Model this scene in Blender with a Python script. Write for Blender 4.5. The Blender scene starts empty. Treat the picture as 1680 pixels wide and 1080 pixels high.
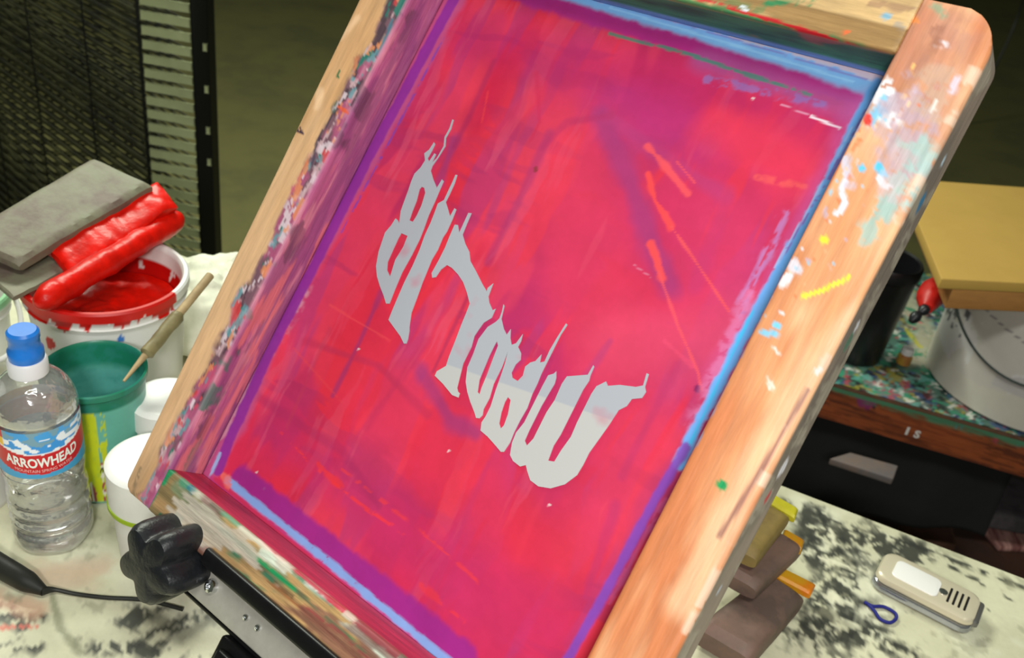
import bpy, bmesh, math, random
import numpy as np
from mathutils import Vector, Matrix
from mathutils.geometry import tessellate_polygon
random.seed(7)
SC = bpy.context.scene
COL = SC.collection

# ------------------------------------------------------------------ camera, light, exposure
FPX = 1600.0
CAM_H = 0.6566
U = np.array([.13, .838, .53]); U /= np.linalg.norm(U)          # world up seen from the camera
_F = np.array([0, 0, -1.]); _Y = _F - _F.dot(U)*U; _Y /= np.linalg.norm(_Y); _X = np.cross(_Y, U)
R = np.array([_X, _Y, U])                                        # camera -> world
C0 = np.array([0, 0, CAM_H])
cam = bpy.data.cameras.new('camera'); cam.sensor_width = 36; cam.lens = 36*FPX/1680
cam.clip_start = .02; cam.clip_end = 60
cam.dof.use_dof = True; cam.dof.focus_distance = .66; cam.dof.aperture_fstop = 11
co = bpy.data.objects.new('camera', cam); COL.objects.link(co)
M4 = Matrix([[*R[0], 0], [*R[1], 0], [*R[2], CAM_H], [0, 0, 0, 1]])
co.matrix_world = M4
SC.camera = co

def area(name, loc, target, size, power, color, sy=None):
    l = bpy.data.lights.new(name, 'AREA'); l.energy = power; l.color = color
    l.shape = 'RECTANGLE'; l.size = size; l.size_y = sy or size
    o = bpy.data.objects.new(name, l); COL.objects.link(o); o.location = loc
    d = Vector(target) - Vector(loc); o.rotation_euler = d.to_track_quat('-Z', 'Y').to_euler()
    return o
area('camera_flash', (-.02, -0.35, .84), (0, .75, .15), .16, 8.3, (1, .97, .95), .10)
area('ceiling_tube_lamp', (.25, -.35, 2.1), (.1, .8, 0), 1.2, 25, (.97, 1, .92), .25)
area('rear_fill_light', (-.9, 2.0, 1.7), (-1.0, 2.3, -.75), 1.2, 72, (.95, 1, .85), .2)  # unseen fill light, added to brighten the floor at the back
w = bpy.data.worlds.new('world'); SC.world = w; w.use_nodes = True
w.node_tree.nodes['Background'].inputs[0].default_value = (.55, .62, .45, 1)
w.node_tree.nodes['Background'].inputs[1].default_value = .14
vs = SC.view_settings; vs.view_transform = 'Standard'; vs.look = 'None'; vs.gamma = 1; vs.use_curve_mapping = False
vs.exposure = 0.0

# ------------------------------------------------------------------ helpers
def ray(px, py): return R @ np.array([px-840, -(py-540), -FPX])/FPX
def at(px, py, z=0.):
    r = ray(px, py); t = (z-CAM_H)/r[2]; return C0 + r*t
def lin(c):
    c = np.asarray(c, float)/255.
    return np.where(c <= .04045, c/12.92, ((c+.055)/1.055)**2.4)
def rgba(c): return (*lin(c), 1.)

def mat(name, c=(128, 128, 128), rough=.6, metal=0., noise=0., nscale=40., stretch=(1, 1, 1), c2=None, bump=0.,
        attr=None, trans=0., ior=1.45, spec=.5, coat=0., bscale=None, sub=0):
    m = bpy.data.materials.new(name); m.use_nodes = True
    nt = m.node_tree; N = nt.nodes; L = nt.links; b = N['Principled BSDF']
    b.inputs['Roughness'].default_value = rough; b.inputs['Metallic'].default_value = metal
    b.inputs['Specular IOR Level'].default_value = spec; b.inputs['IOR'].default_value = ior
    b.inputs['Transmission Weight'].default_value = trans; b.inputs['Coat Weight'].default_value = coat
    b.inputs['Base Color'].default_value = rgba(c)
    tc = N.new('ShaderNodeTexCoord'); mp = N.new('ShaderNodeMapping'); L.new(tc.outputs['Object'], mp.inputs[0])
    mp.inputs['Scale'].default_value = stretch
    nz = N.new('ShaderNodeTexNoise'); nz.inputs['Scale'].default_value = nscale; nz.inputs['Detail'].default_value = 6
    nz.inputs['Roughness'].default_value = .65
    L.new(mp.outputs[0], nz.inputs['Vector'])
    src = None
    if attr:
        a = N.new('ShaderNodeAttribute'); a.attribute_name = attr; src = a.outputs['Color']
    if c2 is not None:
        cr = N.new('ShaderNodeValToRGB'); cr.color_ramp.elements[0].position = .38; cr.color_ramp.elements[1].position = .62
        cr.color_ramp.elements[0].color = rgba(c); cr.color_ramp.elements[1].color = rgba(c2)
        L.new(nz.outputs['Fac'], cr.inputs[0]); src = cr.outputs[0]
    if noise > 0:
        mr = N.new('ShaderNodeMapRange'); mr.inputs[1].default_value = .3; mr.inputs[2].default_value = .7
        mr.inputs[3].default_value = 1-noise; mr.inputs[4].default_value = 1+noise*.5
        L.new(nz.outputs['Fac'], mr.inputs[0])
        vm = N.new('ShaderNodeVectorMath'); vm.operation = 'SCALE'
        if src: L.new(src, vm.inputs[0])
        else: vm.inputs[0].default_value = lin(c)
        L.new(mr.outputs[0], vm.inputs['Scale']); src = vm.outputs[0]
    if src: L.new(src, b.inputs['Base Color'])
    if bump > 0:
        n2 = N.new('ShaderNodeTexNoise'); n2.inputs['Scale'].default_value = bscale or nscale; n2.inputs['Detail'].default_value = 4
        L.new(mp.outputs[0], n2.inputs['Vector'])
        bp = N.new('ShaderNodeBump'); bp.inputs['Strength'].default_value = bump; bp.inputs['Distance'].default_value = .002
        L.new(n2.outputs['Fac'], bp.inputs['Height']); L.new(bp.outputs[0], b.inputs['Normal'])
    return m

def put(name, verts, faces, m, parent=None, smooth=True, world=True, colors=None):
    """link one mesh object; verts are world coordinates (parent-local when world is False)"""
    me = bpy.data.meshes.new(name)
    me.from_pydata([tuple(map(float, v)) for v in verts], [], [tuple(f) for f in faces]); me.update()
    mats = m if isinstance(m, (list, tuple)) else [m]
    for q in mats: me.materials.append(q)
    if smooth:
        me.polygons.foreach_set('use_smooth', [True]*len(me.polygons))
        try: me.set_sharp_from_angle(angle=math.radians(38))
        except Exception: pass
    if colors is not None:
        ca = me.color_attributes.new('paint', 'FLOAT_COLOR', 'POINT')
        ca.data.foreach_set('color', np.concatenate([np.clip(colors, 0, 1), np.ones((len(colors), 1))], 1).astype(np.float32).ravel())
    o = bpy.data.objects.new(name, me); COL.objects.link(o)
    if parent is not None:
        o.parent = parent
        if world: o.matrix_parent_inverse = parent.matrix_world.inverted()
    return o
def thing(name, label, cat, loc, group=None, mw=None):
    o = bpy.data.objects.new(name, None); COL.objects.link(o); o.empty_display_size = .03
    o.matrix_world = mw if mw is not None else Matrix.Translation(Vector([float(v) for v in loc]))
    o['label'] = label; o['category'] = cat
    if group: o['group'] = group
    return o
def tag(o, label, cat, group=None):
    o['label'] = label; o['category'] = cat
    if group: o['group'] = group
    return o
def recentre(o):
    """move a top-level mesh's origin to its base"""
    me = o.data; n = len(me.vertices); a = np.empty(n*3, np.float32); me.vertices.foreach_get('co', a); a = a.reshape(-1, 3)
    c = np.array([a[:, 0].mean(), a[:, 1].mean(), a[:, 2].min()]); a -= c; me.vertices.foreach_set('co', a.ravel()); o.location = [float(v) for v in c]
    me.update(); return o
def structure(o): o['kind'] = 'structure'; return o

def lathe(prof, c, n=64, closed=False):
    """prof: list of (r, z)"""
    V = []; F = []; m = len(prof)
    for i in range(n):
        a = 2*math.pi*i/n
        for r, z in prof: V.append((c[0]+r*math.cos(a), c[1]+r*math.sin(a), c[2]+z))
    for i in range(n):
        j = (i+1) % n
        for k in range(m-1): F.append((i*m+k, j*m+k, j*m+k+1, i*m+k+1))
        if closed: F.append((i*m+m-1, j*m+m-1, j*m, i*m))
    if not closed:
        if prof[0][0] > 1e-5: F.append([i*m for i in range(n)][::-1])
        if prof[-1][0] > 1e-5: F.append([i*m+m-1 for i in range(n)])
    return V, F
def merge(*parts):
    V = []; F = []
    for v, f in parts:
        k = len(V); V += list(v); F += [tuple(i+k for i in q) for q in f]
    return V, F
def frame(axis, up=(0, 0, 1)):
    a = Vector(axis).normalized(); u = Vector(up)
    if abs(a.dot(u)) > .95: u = Vector((1, 0, 0))
    x = u.cross(a).normalized(); y = a.cross(x); return x, y, a
def tube(pts, r, n=10, cap=True):
    pts = [Vector([float(q) for q in p]) for p in pts]; V = []; F = []; rr = r if isinstance(r, (list, tuple)) else [r]*len(pts)
    prev = None
    for i, p in enumerate(pts):
        d = (pts[min(i+1, len(pts)-1)] - pts[max(i-1, 0)]).normalized()
        if prev is None: x, y, _ = frame(d)
        else:
            x = (prev - d*prev.dot(d)).normalized(); y = d.cross(x)
        prev = x
        for k in range(n):
            a = 2*math.pi*k/n; V.append(p + (x*math.cos(a) + y*math.sin(a))*rr[i])
    for i in range(len(pts)-1):
        for k in range(n):
            j = (k+1) % n; F.append((i*n+k, i*n+j, (i+1)*n+j, (i+1)*n+k))
    if cap: F.append(tuple(range(n))[::-1]); F.append(tuple((len(pts)-1)*n+k for k in range(n)))
    return V, F
def smooth_pts(pts, n=8):
    P = [np.array(p, float) for p in pts]; P = [2*P[0]-P[1]] + P + [2*P[-1]-P[-2]]; out = []
    for i in range(1, len(P)-2):
        for k in range(n):
            t = k/n; a, b, c, d = P[i-1:i+3]
            out.append(.5*((2*b)+(-a+c)*t+(2*a-5*b+4*c-d)*t*t+(-a+3*b-3*c+d)*t**3))
    out.append(P[-2]); return out
def rbox(c, x, y, z, bev=.002, seg=3):
    """rounded box; c centre, x/y/z full-extent vectors"""
    bm = bmesh.new(); bmesh.ops.create_cube(bm, size=1)
    x, y, z = [Vector([float(q) for q in v]) for v in (x, y, z)]
    for v in bm.verts: v.co = x*v.co.x + y*v.co.y + z*v.co.z + Vector([float(q) for q in c])
    if bev > 0: bmesh.ops.bevel(bm, geom=list(bm.edges), offset=bev, segments=seg, affect='EDGES', profile=.5)
    bmesh.ops.recalc_face_normals(bm, faces=bm.faces)
    bm.verts.index_update(); V = [v.co.copy() for v in bm.verts]; F = [[v.index for v in f.verts] for f in bm.faces]; bm.free()
    return V, F
def prism(poly, z0, z1, bev=0.):
    """poly: list of world xy (ccw or cw)"""
    bm = bmesh.new(); vs_ = [bm.verts.new((float(p[0]), float(p[1]), z0)) for p in poly]; f = bm.faces.new(vs_)
    e = bmesh.ops.extrude_face_region(bm, geom=[f])
    for v in e['geom']:
        if isinstance(v, bmesh.types.BMVert): v.co.z = z1
    bmesh.ops.recalc_face_normals(bm, faces=bm.faces)
    if bev > 0: bmesh.ops.bevel(bm, geom=list(bm.edges), offset=bev, segments=3, affect='EDGES', profile=.5)
    bm.verts.index_update(); V = [v.co.copy() for v in bm.verts]; F = [[v.index for v in f.verts] for f in bm.faces]; bm.free()
    return V, F

# numpy noise for paint
def vnoise(x, y, seed=0):
    xi = np.floor(x); yi = np.floor(y); xf = x-xi; yf = y-yi
    def h(a, b):
        s = np.sin(a*127.1 + b*311.7 + seed*74.7)*43758.5453; return s-np.floor(s)
    u = xf*xf*(3-2*xf); v = yf*yf*(3-2*yf)
    return (h(xi, yi)*(1-u)+h(xi+1, yi)*u)*(1-v) + (h(xi, yi+1)*(1-u)+h(xi+1, yi+1)*u)*v
def fbm(x, y, f, seed=0, o=4):
    x, y = x*.9211-y*.3894, x*.3894+y*.9211; s = 0; a = .5; t = 0
    for i in range(o): s = s + a*vnoise(x*f, y*f, seed+i*3); t += a; a *= .55; f *= 2.03; x, y = x*.79863-y*.60182+.013, x*.60182+y*.79863-.007
    return s/t
def sstep(a, b, x): t = np.clip((x-a)/(b-a+1e-12), 0, 1); return t*t*(3-2*t)
def pdist(P, pts):
    d = np.full(len(P), 1e9)
    if len(pts) == 1: return np.linalg.norm(P-pts[0], axis=1)
    for a, b in zip(pts[:-1], pts[1:]):
        ab = b-a; t = np.clip(((P-a)@ab)/(ab@ab+1e-12), 0, 1); d = np.minimum(d, np.linalg.norm(P-a-t[:, None]*ab, axis=1))
    return d

class Paint:
    """paint on a surface; P in local metres. strokes are mostly dry ink marks"""
    def __init__(s, P, base, conv): s.P = P; s.c = np.tile(lin(base), (len(P), 1)).astype(float); s.conv = conv; s.k = 0
    def mix(s, m, col): s.c = s.c*(1-m[:, None]) + lin(col)*m[:, None]
    def stroke(s, pts, wpx, col, a=1., soft=.35, nz=.25, nf=120., gap=0., where=None, sx=1., sy=1.):
        s.k += 1
        q = [np.array(s.conv(*p)) for p in pts]
        wd = wpx*.62/1600*.5
        d = pdist(s.P[:, :len(q[0])], q)
        n = fbm(s.P[:, 0]*sx, s.P[:, 1]*sy, nf, s.k)
        w_ = np.maximum(wd*(1+nz*2*(n-.5)*2), wd*.02)
        m = 1-sstep(w_*(1-soft), w_*(1+soft), d)
        if gap > 0: m = m*sstep(gap-.08, gap+.08, fbm(s.P[:, 0]*sx, s.P[:, 1]*sy, nf*1.7, s.k+50))
        if where is not None: m = m*where
        s.mix(m*a, col)
    def noise(s, col, f, lo, hi, a=1., where=None, sx=1., sy=1.):
        s.k += 1
        m = sstep(lo, hi, fbm(s.P[:, 0]*sx + (s.P[:, 2]*(sx if sx >= sy else 0) if s.P.shape[1] > 2 else 0), s.P[:, 1]*sy + (s.P[:, 2]*(sy if sy > sx else 0) if s.P.shape[1] > 2 else 0), f, s.k+20))
        if where is not None: m = m*where
        s.mix(m*a, col)

# ------------------------------------------------------------------ setting
m_floor = mat('olive_concrete', (112, 108, 62), .8, c2=(80, 78, 46), nscale=3.2, noise=.4, bump=.3, bscale=30)
nf_ = 40
fx = np.linspace(-5, 6, nf_); fy = np.linspace(-1.5, 9, nf_)
V = [(x, y, -.75) for x in fx for y in fy]
F = [(i*nf_+j, (i+1)*nf_+j, (i+1)*nf_+j+1, i*nf_+j+1) for i in range(nf_-1) for j in range(nf_-1)]
structure(put('floor', V, F, m_floor))
m_wall = mat('dark_wall_paint', (60, 60, 48), .8, noise=.2, nscale=3)
structure(put('wall_back', *rbox((.5, 9.05, 1.0), (11, 0, 0), (0, .1, 0), (0, 0, 3.5), 0), m_wall, smooth=False))

# worktable ---------------------------------------------------------
E0 = np.array([.311, .821]); ev = np.array([.936, -.352]); ev /= np.linalg.norm(ev); nv = np.array([ev[1], -ev[0]])  # toward the camera
tw0, tw1, td = -.975, .75, .84
def tp(s, t): return E0 + ev*s + nv*t
m_table = mat('stained_cream_laminate', rough=.45, attr='paint', noise=.08, nscale=60, bump=.15, bscale=180)
ns, nt_ = 620, 280
S, T = np.meshgrid(np.linspace(tw0, tw1, ns), np.linspace(0, td, nt_), indexing='ij')
XY = E0 + S.reshape(-1, 1)*ev + T.reshape(-1, 1)*nv
def tconv(px, py): return tuple(at(px, py)[:2])
pt = Paint(XY, (212, 210, 180), tconv)
pt.noise((190, 188, 160), 9, .45, .65, .6)
pt.noise((222, 222, 198), 14, .55, .7, .6)
BK = (52, 54, 50)
for pts, wd, g in [([(1335, 850), (1350, 880)], 70, .44), ([(1400, 890), (1480, 905)], 95, .43), ([(1330, 905), (1390, 925)], 70, .46),
                   ([(1340, 985), (1400, 960)], 60, .5), ([(1370, 1010), (1420, 1035)], 110, .45), ([(1320, 1030), (1390, 1040)], 60, .5),
                   ([(1300, 830), (1460, 890)], 28, .5), ([(1460, 880), (1680, 965)], 12, .5), ([(1490, 925), (1520, 945)], 14, .5),
                   ([(1470, 1060), (1500, 1075)], 20, .5), ([(1250, 1010), (1330, 1060)], 40, .5), ([(1600, 985), (1620, 1000)], 10, .5),
                   ([(0, 1000), (40, 1020)], 30, .48), ([(10, 1060), (60, 1060)], 22, .5), ([(200, 1020), (260, 1000)], 34, .52), ([(250, 1050), (340, 1000)], 44, .5),
                   ([(40, 1010), (70, 1015)], 12, .4), ([(150, 1060), (330, 1075)], 30, .5), ([(1560, 930), (1660, 985)], 8, .5), ([(1180, 870), (1290, 840)], 40, .5)]:
    pt.stroke(pts, wd*1.4, BK, .95, .5, .8, 70, gap=g)
for pts, wd in [([(1345, 915), (1420, 938)], 10), ([(1365, 975), (1378, 985)], 22), ([(1362, 870), (1368, 890)], 8)]:
    pt.stroke(pts, wd*1.5, (225, 222, 195), .9, .4, .7, 120)
pt.stroke([(60, 945), (160, 935)], 70, (205, 165, 140), .55, .8, .5, 40)
pt.stroke([(0, 985), (60, 1000)], 46, (215, 160, 130), .6, .8, .6, 50)
pt.stroke([(5, 1030), (65, 1028)], 10, (225, 100, 85), .8, .5, .8, 90)
pt.stroke([(85, 975), (98, 1030), (130, 1070)], 16, (130, 132, 105), .7, .6, .5, 60)
pt.stroke([(150, 860), (210, 870)], 70, (160, 160, 135), .5, .8, .5, 40)  # soft grey patch: painted shadow on the table beside the bottle
pt.stroke([(250, 1010), (300, 1040), (340, 1020)], 24, (60, 62, 50), .6, .7, .8, 60)
pt.noise((150, 148, 124), 50, .68, .74, .5)
V = np.concatenate([XY, np.zeros((len(XY), 1))], 1)
F = [(i*nt_+j, i*nt_+j+1, (i+1)*nt_+j+1, (i+1)*nt_+j) for i in range(ns-1) for j in range(nt_-1)]
# skirt and underside
k0 = len(V); cs = [tp(tw0, 0), tp(tw1, 0), tp(tw1, td), tp(tw0, td)]
ex = [(*c, 0) for c in cs] + [(*c, -.032) for c in cs]
V = np.concatenate([V, np.array(ex)]); colx = np.concatenate([pt.c, np.tile(lin((190, 188, 150)), (8, 1))])
F += [(k0, k0+1, k0+5, k0+4), (k0+1, k0+2, k0+6, k0+5), (k0+2, k0+3, k0+7, k0+6), (k0+3, k0, k0+4, k0+7), (k0+4, k0+5, k0+6, k0+7)]
tb = thing('work_table', 'cream laminate work table stained with black ink, under everything in the foreground', 'table', (*tp(-.2, .4), -.75))
put('tabletop', V, F, m_table, tb, smooth=False, colors=colx)
m_leg = mat('grey_steel', (70, 72, 70), .5, .4)
for s_, t_ in ((tw0+.06, .06), (tw1-.06, .06), (tw1-.06, td-.06), (tw0+.06, td-.06)):
    p = tp(s_, t_); put('leg', *rbox((*p, -.391), (.04, 0, 0), (0, .04, 0), (0, 0, .718), .003), m_leg, tb)

# ------------------------------------------------------------------ the printing screen
K = .93; D0 = .62*K
Bc = np.array([-.757, .386, -.527]); Ac = np.array([-.45, -.89, 0]); Bc /= np.linalg.norm(Bc); Ac -= Ac.dot(Bc)*Bc; Ac /= np.linalg.norm(Ac)
Nc = np.cross(Bc, Ac)
if (R@Nc)[2] < 0: Nc = -Nc
Oc = np.array([160/FPX, 0, -1])*D0
Xl, Yl, Nl = R@-Bc, R@-Ac, R@Nc
Ow = C0 + R@Oc
SM = Matrix([[Xl[0], Yl[0], Nl[0], Ow[0]], [Xl[1], Yl[1], Nl[1], Ow[1]], [Xl[2], Yl[2], Nl[2], Ow[2]], [0, 0, 0, 1]])
def sw(px, py, w=0.):
    """photo point -> local (x, y) in the screen's own plane at depth w (metres)"""
    q = np.array([px-840, -(py-540), -FPX])/FPX; q0 = Oc + Nc*w
    t = Nc.dot(q0)/Nc.dot(q); p = q*t - q0
    return (-p.dot(Bc), -p.dot(Ac))
def swf(px, py): return sw(px, py, 0.)
TH = .038*K
def swm(px, py): return sw(px, py, -TH)

screen = thing('printing_screen', 'tilted wooden screen printing frame holding red inked mesh with grey reversed lettering', 'printing screen', None, mw=SM)
m_wood = mat('inky_pine', rough=.55, attr='paint', noise=.22, nscale=26, stretch=(7, .7, 7), bump=.25, bscale=60)
m_woodx = mat('inky_pine_cross', rough=.55, attr='paint', noise=.35, nscale=26, stretch=(.7, 7, 7), bump=.3, bscale=60)
m_mesh = mat('inked_mesh', rough=.42, attr='paint', noise=.10, nscale=34, spec=.35, bump=.05, bscale=90)

def rail(name, xi, xo, y0, y1, along='y', rnd=(0, 0), skew=(0, 0), bev=.004, step=.0016):
    """bar between xi (inner) and xo (outer) from y0..y1, face at z=0, back at -TH"""
    a, b = min(xi, xo), max(xi, xo)
    def arc(cx, cz, a0): return [(cx+bev*math.cos(a0+t), cz+bev*math.sin(a0+t)) for t in np.linspace(0, math.pi/2, 5)]
    cr = arc(b-bev, -bev, 0) ; cl = arc(a+bev, -bev, math.pi/2); bl = arc(a+bev, -TH+bev, math.pi); br = arc(b-bev, -TH+bev, 1.5*math.pi)
    def seg(p, q):
        n = max(1, int(math.dist(p, q)/step)); return [(p[0]+(q[0]-p[0])*i/n, p[1]+(q[1]-p[1])*i/n) for i in range(1, n)]
    pr = cr + seg(cr[-1], cl[0]) + cl + seg(cl[-1], bl[0]) + bl + seg(bl[-1], br[0]) + br + seg(br[-1], cr[0])
    pr = np.array(pr); n = len(pr)
    ys = list(np.arange(y0+bev, y1-bev, step)); ys = [y0, y0+bev*.3] + ys + [y1-bev*.3, y1]
    V = []
    for i, y in enumerate(ys):
        q = pr.copy(); e = min(y-y0, y1-y)
        sh = bev*(1-math.sqrt(max(0, 1-(1-min(e/bev, 1))**2)))
        cx, cz = (a+b)/2, -TH/2
        q[:, 0] = np.clip(q[:, 0], a+sh, b-sh); q[:, 1] = np.clip(q[:, 1], -TH+sh, -sh)
        for end, rr in ((0, rnd[0]), (1, rnd[1])):
            e2 = (y-y0) if end == 0 else (y1-y)
            if rr > 0 and e2 < rr:
                lim = rr - math.sqrt(max(0, rr*rr-(rr-e2)**2))
                if xo > xi: q[:, 0] = np.minimum(q[:, 0], b-lim)
                else: q[:, 0] = np.maximum(q[:, 0], a+lim)
        f = (y-y0)/(y1-y0); off = skew[0]*(1-f)+skew[1]*f
        g = (q[:, 0]-xi)/(xo-xi); q[:, 0] = q[:, 0] + g*off
        for x, z in q: V.append((x, y, z))
    F = []
    for i in range(len(ys)-1):
        for k in range(n):
            j = (k+1) % n; F.append((i*n+k, i*n+j, (i+1)*n+j, (i+1)*n+k))
    F.append(tuple(range(n))[::-1]); F.append(tuple((len(ys)-1)*n+k for k in range(n)))
    V = np.array(V)
    if along == 'x': V = V[:, [1, 0, 2]]; F = [f[::-1] for f in F]
    else: F = [f for f in F]
    return V, F

XLo, XLi, XRi, XRo = -.334*K, -.291*K, .084*K, .130*K
YB, YBi, YTi, YT = -.288*K, -.2505*K, .2195*K, .2575*K
# right rail
V, F = rail('rail', XRi, XRo, YB, YT, rnd=(.012, .026), skew=(-.001, .004))
p = Paint(V, (226, 160, 112), swf)
face = sstep(-.006, -.003, V[:, 2]); side = 1-face; outer = sstep(XRo-.004, XRo-.001, V[:, 0])*side; inner = sstep(XRi+.003, XRi+.001, V[:, 0])*side
p.noise((200, 112, 66), 5, .42, .62, .75, face, sx=5, sy=1.2)
p.noise((242, 190, 145), 7, .5, .66, .8, face, sx=4, sy=.8)
p.mix(side*1., (148, 132, 120)); p.noise((118, 108, 100), 25, .45, .6, .8, side, sx=1, sy=.4)
p.noise((175, 165, 150), 60, .58, .7, .6, side)
def P3(f, **k): return f
fs = lambda pts, wd, col, **k: p.stroke(pts, wd, col, where=face, **k)
fs([(1400, 520), (1320, 640), (1230, 780), (1120, 990)], 40, (246, 196, 155), a=.75, soft=.8, nf=40)
fs([(1420, 300), (1340, 470)], 60, (216, 136, 84), a=.6, soft=.9, nf=40)
fs([(1290, 870), (1200, 1020), (1140, 1090)], 22, (205, 105, 70), a=.6, soft=.7, nf=50)
fs([(1325, 640), (1250, 770), (1180, 880)], 7, (120, 70, 75), a=.75, soft=.6, nf=60)
fs([(1500, 30), (1470, 120), (1450, 150)], 90, (176, 104, 78), a=.75, soft=.8, nf=50, nz=.5); fs([(1560, 60), (1500, 180), (1470, 260)], 60, (186, 140, 128), a=.6, gap=.4, soft=.7, nf=60); fs([(1535, 55), (1538, 66)], 22, (120, 84, 70), a=.8, gap=.35, nz=.8)
fs([(1540, 60), (1530, 250), (1480, 330)], 70, (196, 130, 105), a=.6, soft=.9, nf=40)
for pts, wd, col, a, g in [
    ([(1445, 150), (1455, 195)], 34, (240, 242, 248), 1, .42), ([(1450, 165), (1440, 200)], 20, (120, 200, 240), .9, .45), ([(1422, 190), (1424, 200)], 10, (235, 60, 50), 1, 0),
    ([(1490, 170), (1500, 210), (1490, 260)], 60, (190, 165, 180), .8, .42), ([(1500, 240), (1510, 260), (1480, 310)], 44, (168, 200, 196), .85, .4),
    ([(1535, 130), (1530, 180)], 44, (200, 170, 150), .6, .45), ([(1470, 210), (1480, 250)], 50, (200, 170, 175), .6, .42),
    ([(1385, 258), (1390, 290), (1380, 315), (1388, 335), (1372, 350)], 8, (228, 226, 240), 1, 0), ([(1387, 262), (1395, 300)], 14, (205, 190, 205), .7, .3),
    ([(1413, 275), (1413, 276)], 15, (90, 200, 245), 1, 0), ([(1440, 272), (1450, 288)], 9, (90, 200, 245), 1, 0), ([(1442, 292), (1452, 308), (1462, 305)], 8, (240, 236, 245), 1, 0),
    ([(1455, 330), (1450, 345)], 34, (160, 195, 190), .9, .3), ([(1425, 375), (1420, 395)], 24, (165, 190, 180), .9, .25), ([(1430, 365), (1436, 360)], 14, (165, 190, 180), .9, .2),
    ([(1352, 393), (1352, 394)], 11, (255, 225, 50), 1, 0), ([(1300, 432), (1305, 440)], 16, (225, 220, 232), .95, .3), ([(1285, 462), (1295, 450)], 14, (238, 236, 242), 1, .2),
    ([(1316, 486), (1350, 476), (1394, 455)], 6, (255, 232, 60), 1, 0), ([(1272, 534), (1276, 536)], 9, (120, 205, 240), 1, 0), ([(1250, 546), (1272, 548)], 9, (120, 205, 240), .9, .3),
    ([(1184, 796), (1184, 797)], 13, (20, 150, 85), 1, 0), ([(1277, 580), (1270, 570)], 4, (240, 225, 220), .9, .2), ([(1262, 620), (1266, 640)], 8, (245, 230, 220), .8, .4),
    ([(1495, 122), (1500, 108)], 4, (250, 195, 120), 1, 0), ([(1535, 72), (1550, 76)], 10, (238, 230, 238), .9, .45), ([(1570, 130), (1562, 150)], 10, (215, 205, 225), .8, .4), ([(1535, 165), (1530, 180)], 8, (235, 235, 230), .8, .4),
    ([(1500, 30), (1502, 34)], 10, (240, 140, 60), .9, 0), ([(1535, 10), (1545, 24)], 14, (140, 160, 130), .8, .35), ([(1475, 245), (1460, 320)], 30, (205, 185, 190), .5, .4),
    ([(1278, 765), (1270, 790)], 7, (225, 225, 225), .8, .3), ([(1340, 610), (1345, 606)], 8, (235, 230, 235), .8, 0), ([(1400, 245), (1410, 230)], 10, (235, 120, 60), .7, .4)]:
    fs(pts, wd, col, a=a, gap=g, soft=.3, nz=.22 if wd < 12 else .5, nf=140)
for i in range(70):
    y = random.random()**.7; px = 1445 + 90*random.random() - (1-y)*0; 
    t = random.random(); cx = 1470 - 200*t + random.uniform(-45, 60); cy = 130 + 380*t + random.uniform(-20, 20)
    fs([(cx, cy), (cx+random.uniform(-4, 4), cy+random.uniform(-5, 5))], random.choice((2, 3, 3, 5)), random.choice(((235, 235, 245), (150, 205, 230), (230, 120, 70), (200, 180, 200), (240, 200, 160))), a=.8)
fs([(1440, 130), (1400, 215), (1330, 335), (1290, 420), (1210, 580), (1130, 740)], 8, (90, 160, 220), a=.7, gap=.42, nz=.8)
# greyer outer side, with ink specks
p.stroke([(1600, 20), (1480, 300), (1350, 560), (1180, 880)], 12, (226, 170, 128), .6, where=side*0)
osw = lambda a, b: sw(a, b, -TH*.5)
p.conv = osw
for q, col, wd in [((1490, 325), (60, 120, 160), 12), ((1275, 765), (225, 222, 230), 12), ((1395, 535), (220, 218, 225), 8), ((1380, 555), (90, 125, 105), 12), ((1250, 810), (200, 60, 70), 8), ((1545, 262), (190, 210, 225), 7), ((1165, 960), (190, 195, 210), 6)]:
    p.P = V[:, :2]*np.array([0, 1]); qq = osw(*q)
    d = np.hypot((V[:, 1]-qq[1])*.6, V[:, 2]+TH*.5); m_ = (1-sstep(wd*.0002, wd*.0004, d + .003*(fbm(V[:, 1], V[:, 2], 300, 5)-.5)))*outer; p.mix(m_, col)
p.P = V
p.noise((235, 200, 175), 90, .6, .68, .8, sstep(-.007, -.004, V[:, 2])*sstep(XRo-.004, XRo-.0015, V[:, 0]))
put('side_rail', V, F, m_wood, screen, world=False, colors=p.c)

# left rail
V, F = rail('rail', XLi, XLo, YB, YT, rnd=(.016, .01), skew=(.005, -.011))
p = Paint(V, (208, 160, 112), swf)
face = sstep(-.006, -.003, V[:, 2]); side = 1-face; inner = sstep(XLi-.003, XLi-.0005, V[:, 0])
p.noise((188, 136, 88), 6, .45, .62, .6, face, sx=4, sy=.8); p.noise((226, 186, 146), 7, .5, .66, .6, face, sx=3, sy=.8)
fs([(560, 60), (585, 30)], 16, (232, 190, 150), a=.8, soft=.6); fs([(525, 150), (520, 175)], 18, (235, 195, 155), a=.8, soft=.6)
fs([(270, 480), (262, 500)], 26, (236, 170, 135), a=.6, soft=.6)
fs([(256, 800), (216, 815)], 6, (90, 90, 60), a=.7, nz=.6); fs([(230, 770), (215, 815)], 10, (70, 80, 60), a=.7, gap=.4); fs([(209, 786), (210, 787)], 7, (30, 110, 60))
fs([(556, 117), (554, 127)], 5, (40, 110, 70)); fs([(485, 215), (492, 208), (497, 220), (486, 214)], 3, (50, 30, 60), nz=0)
p.noise((150, 120, 90), 4, .5, .6, .5, face*sstep(YBi+.03, YBi-.03, V[:, 1]))
# encrusted ink along the inner edge and the inner wall

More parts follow.
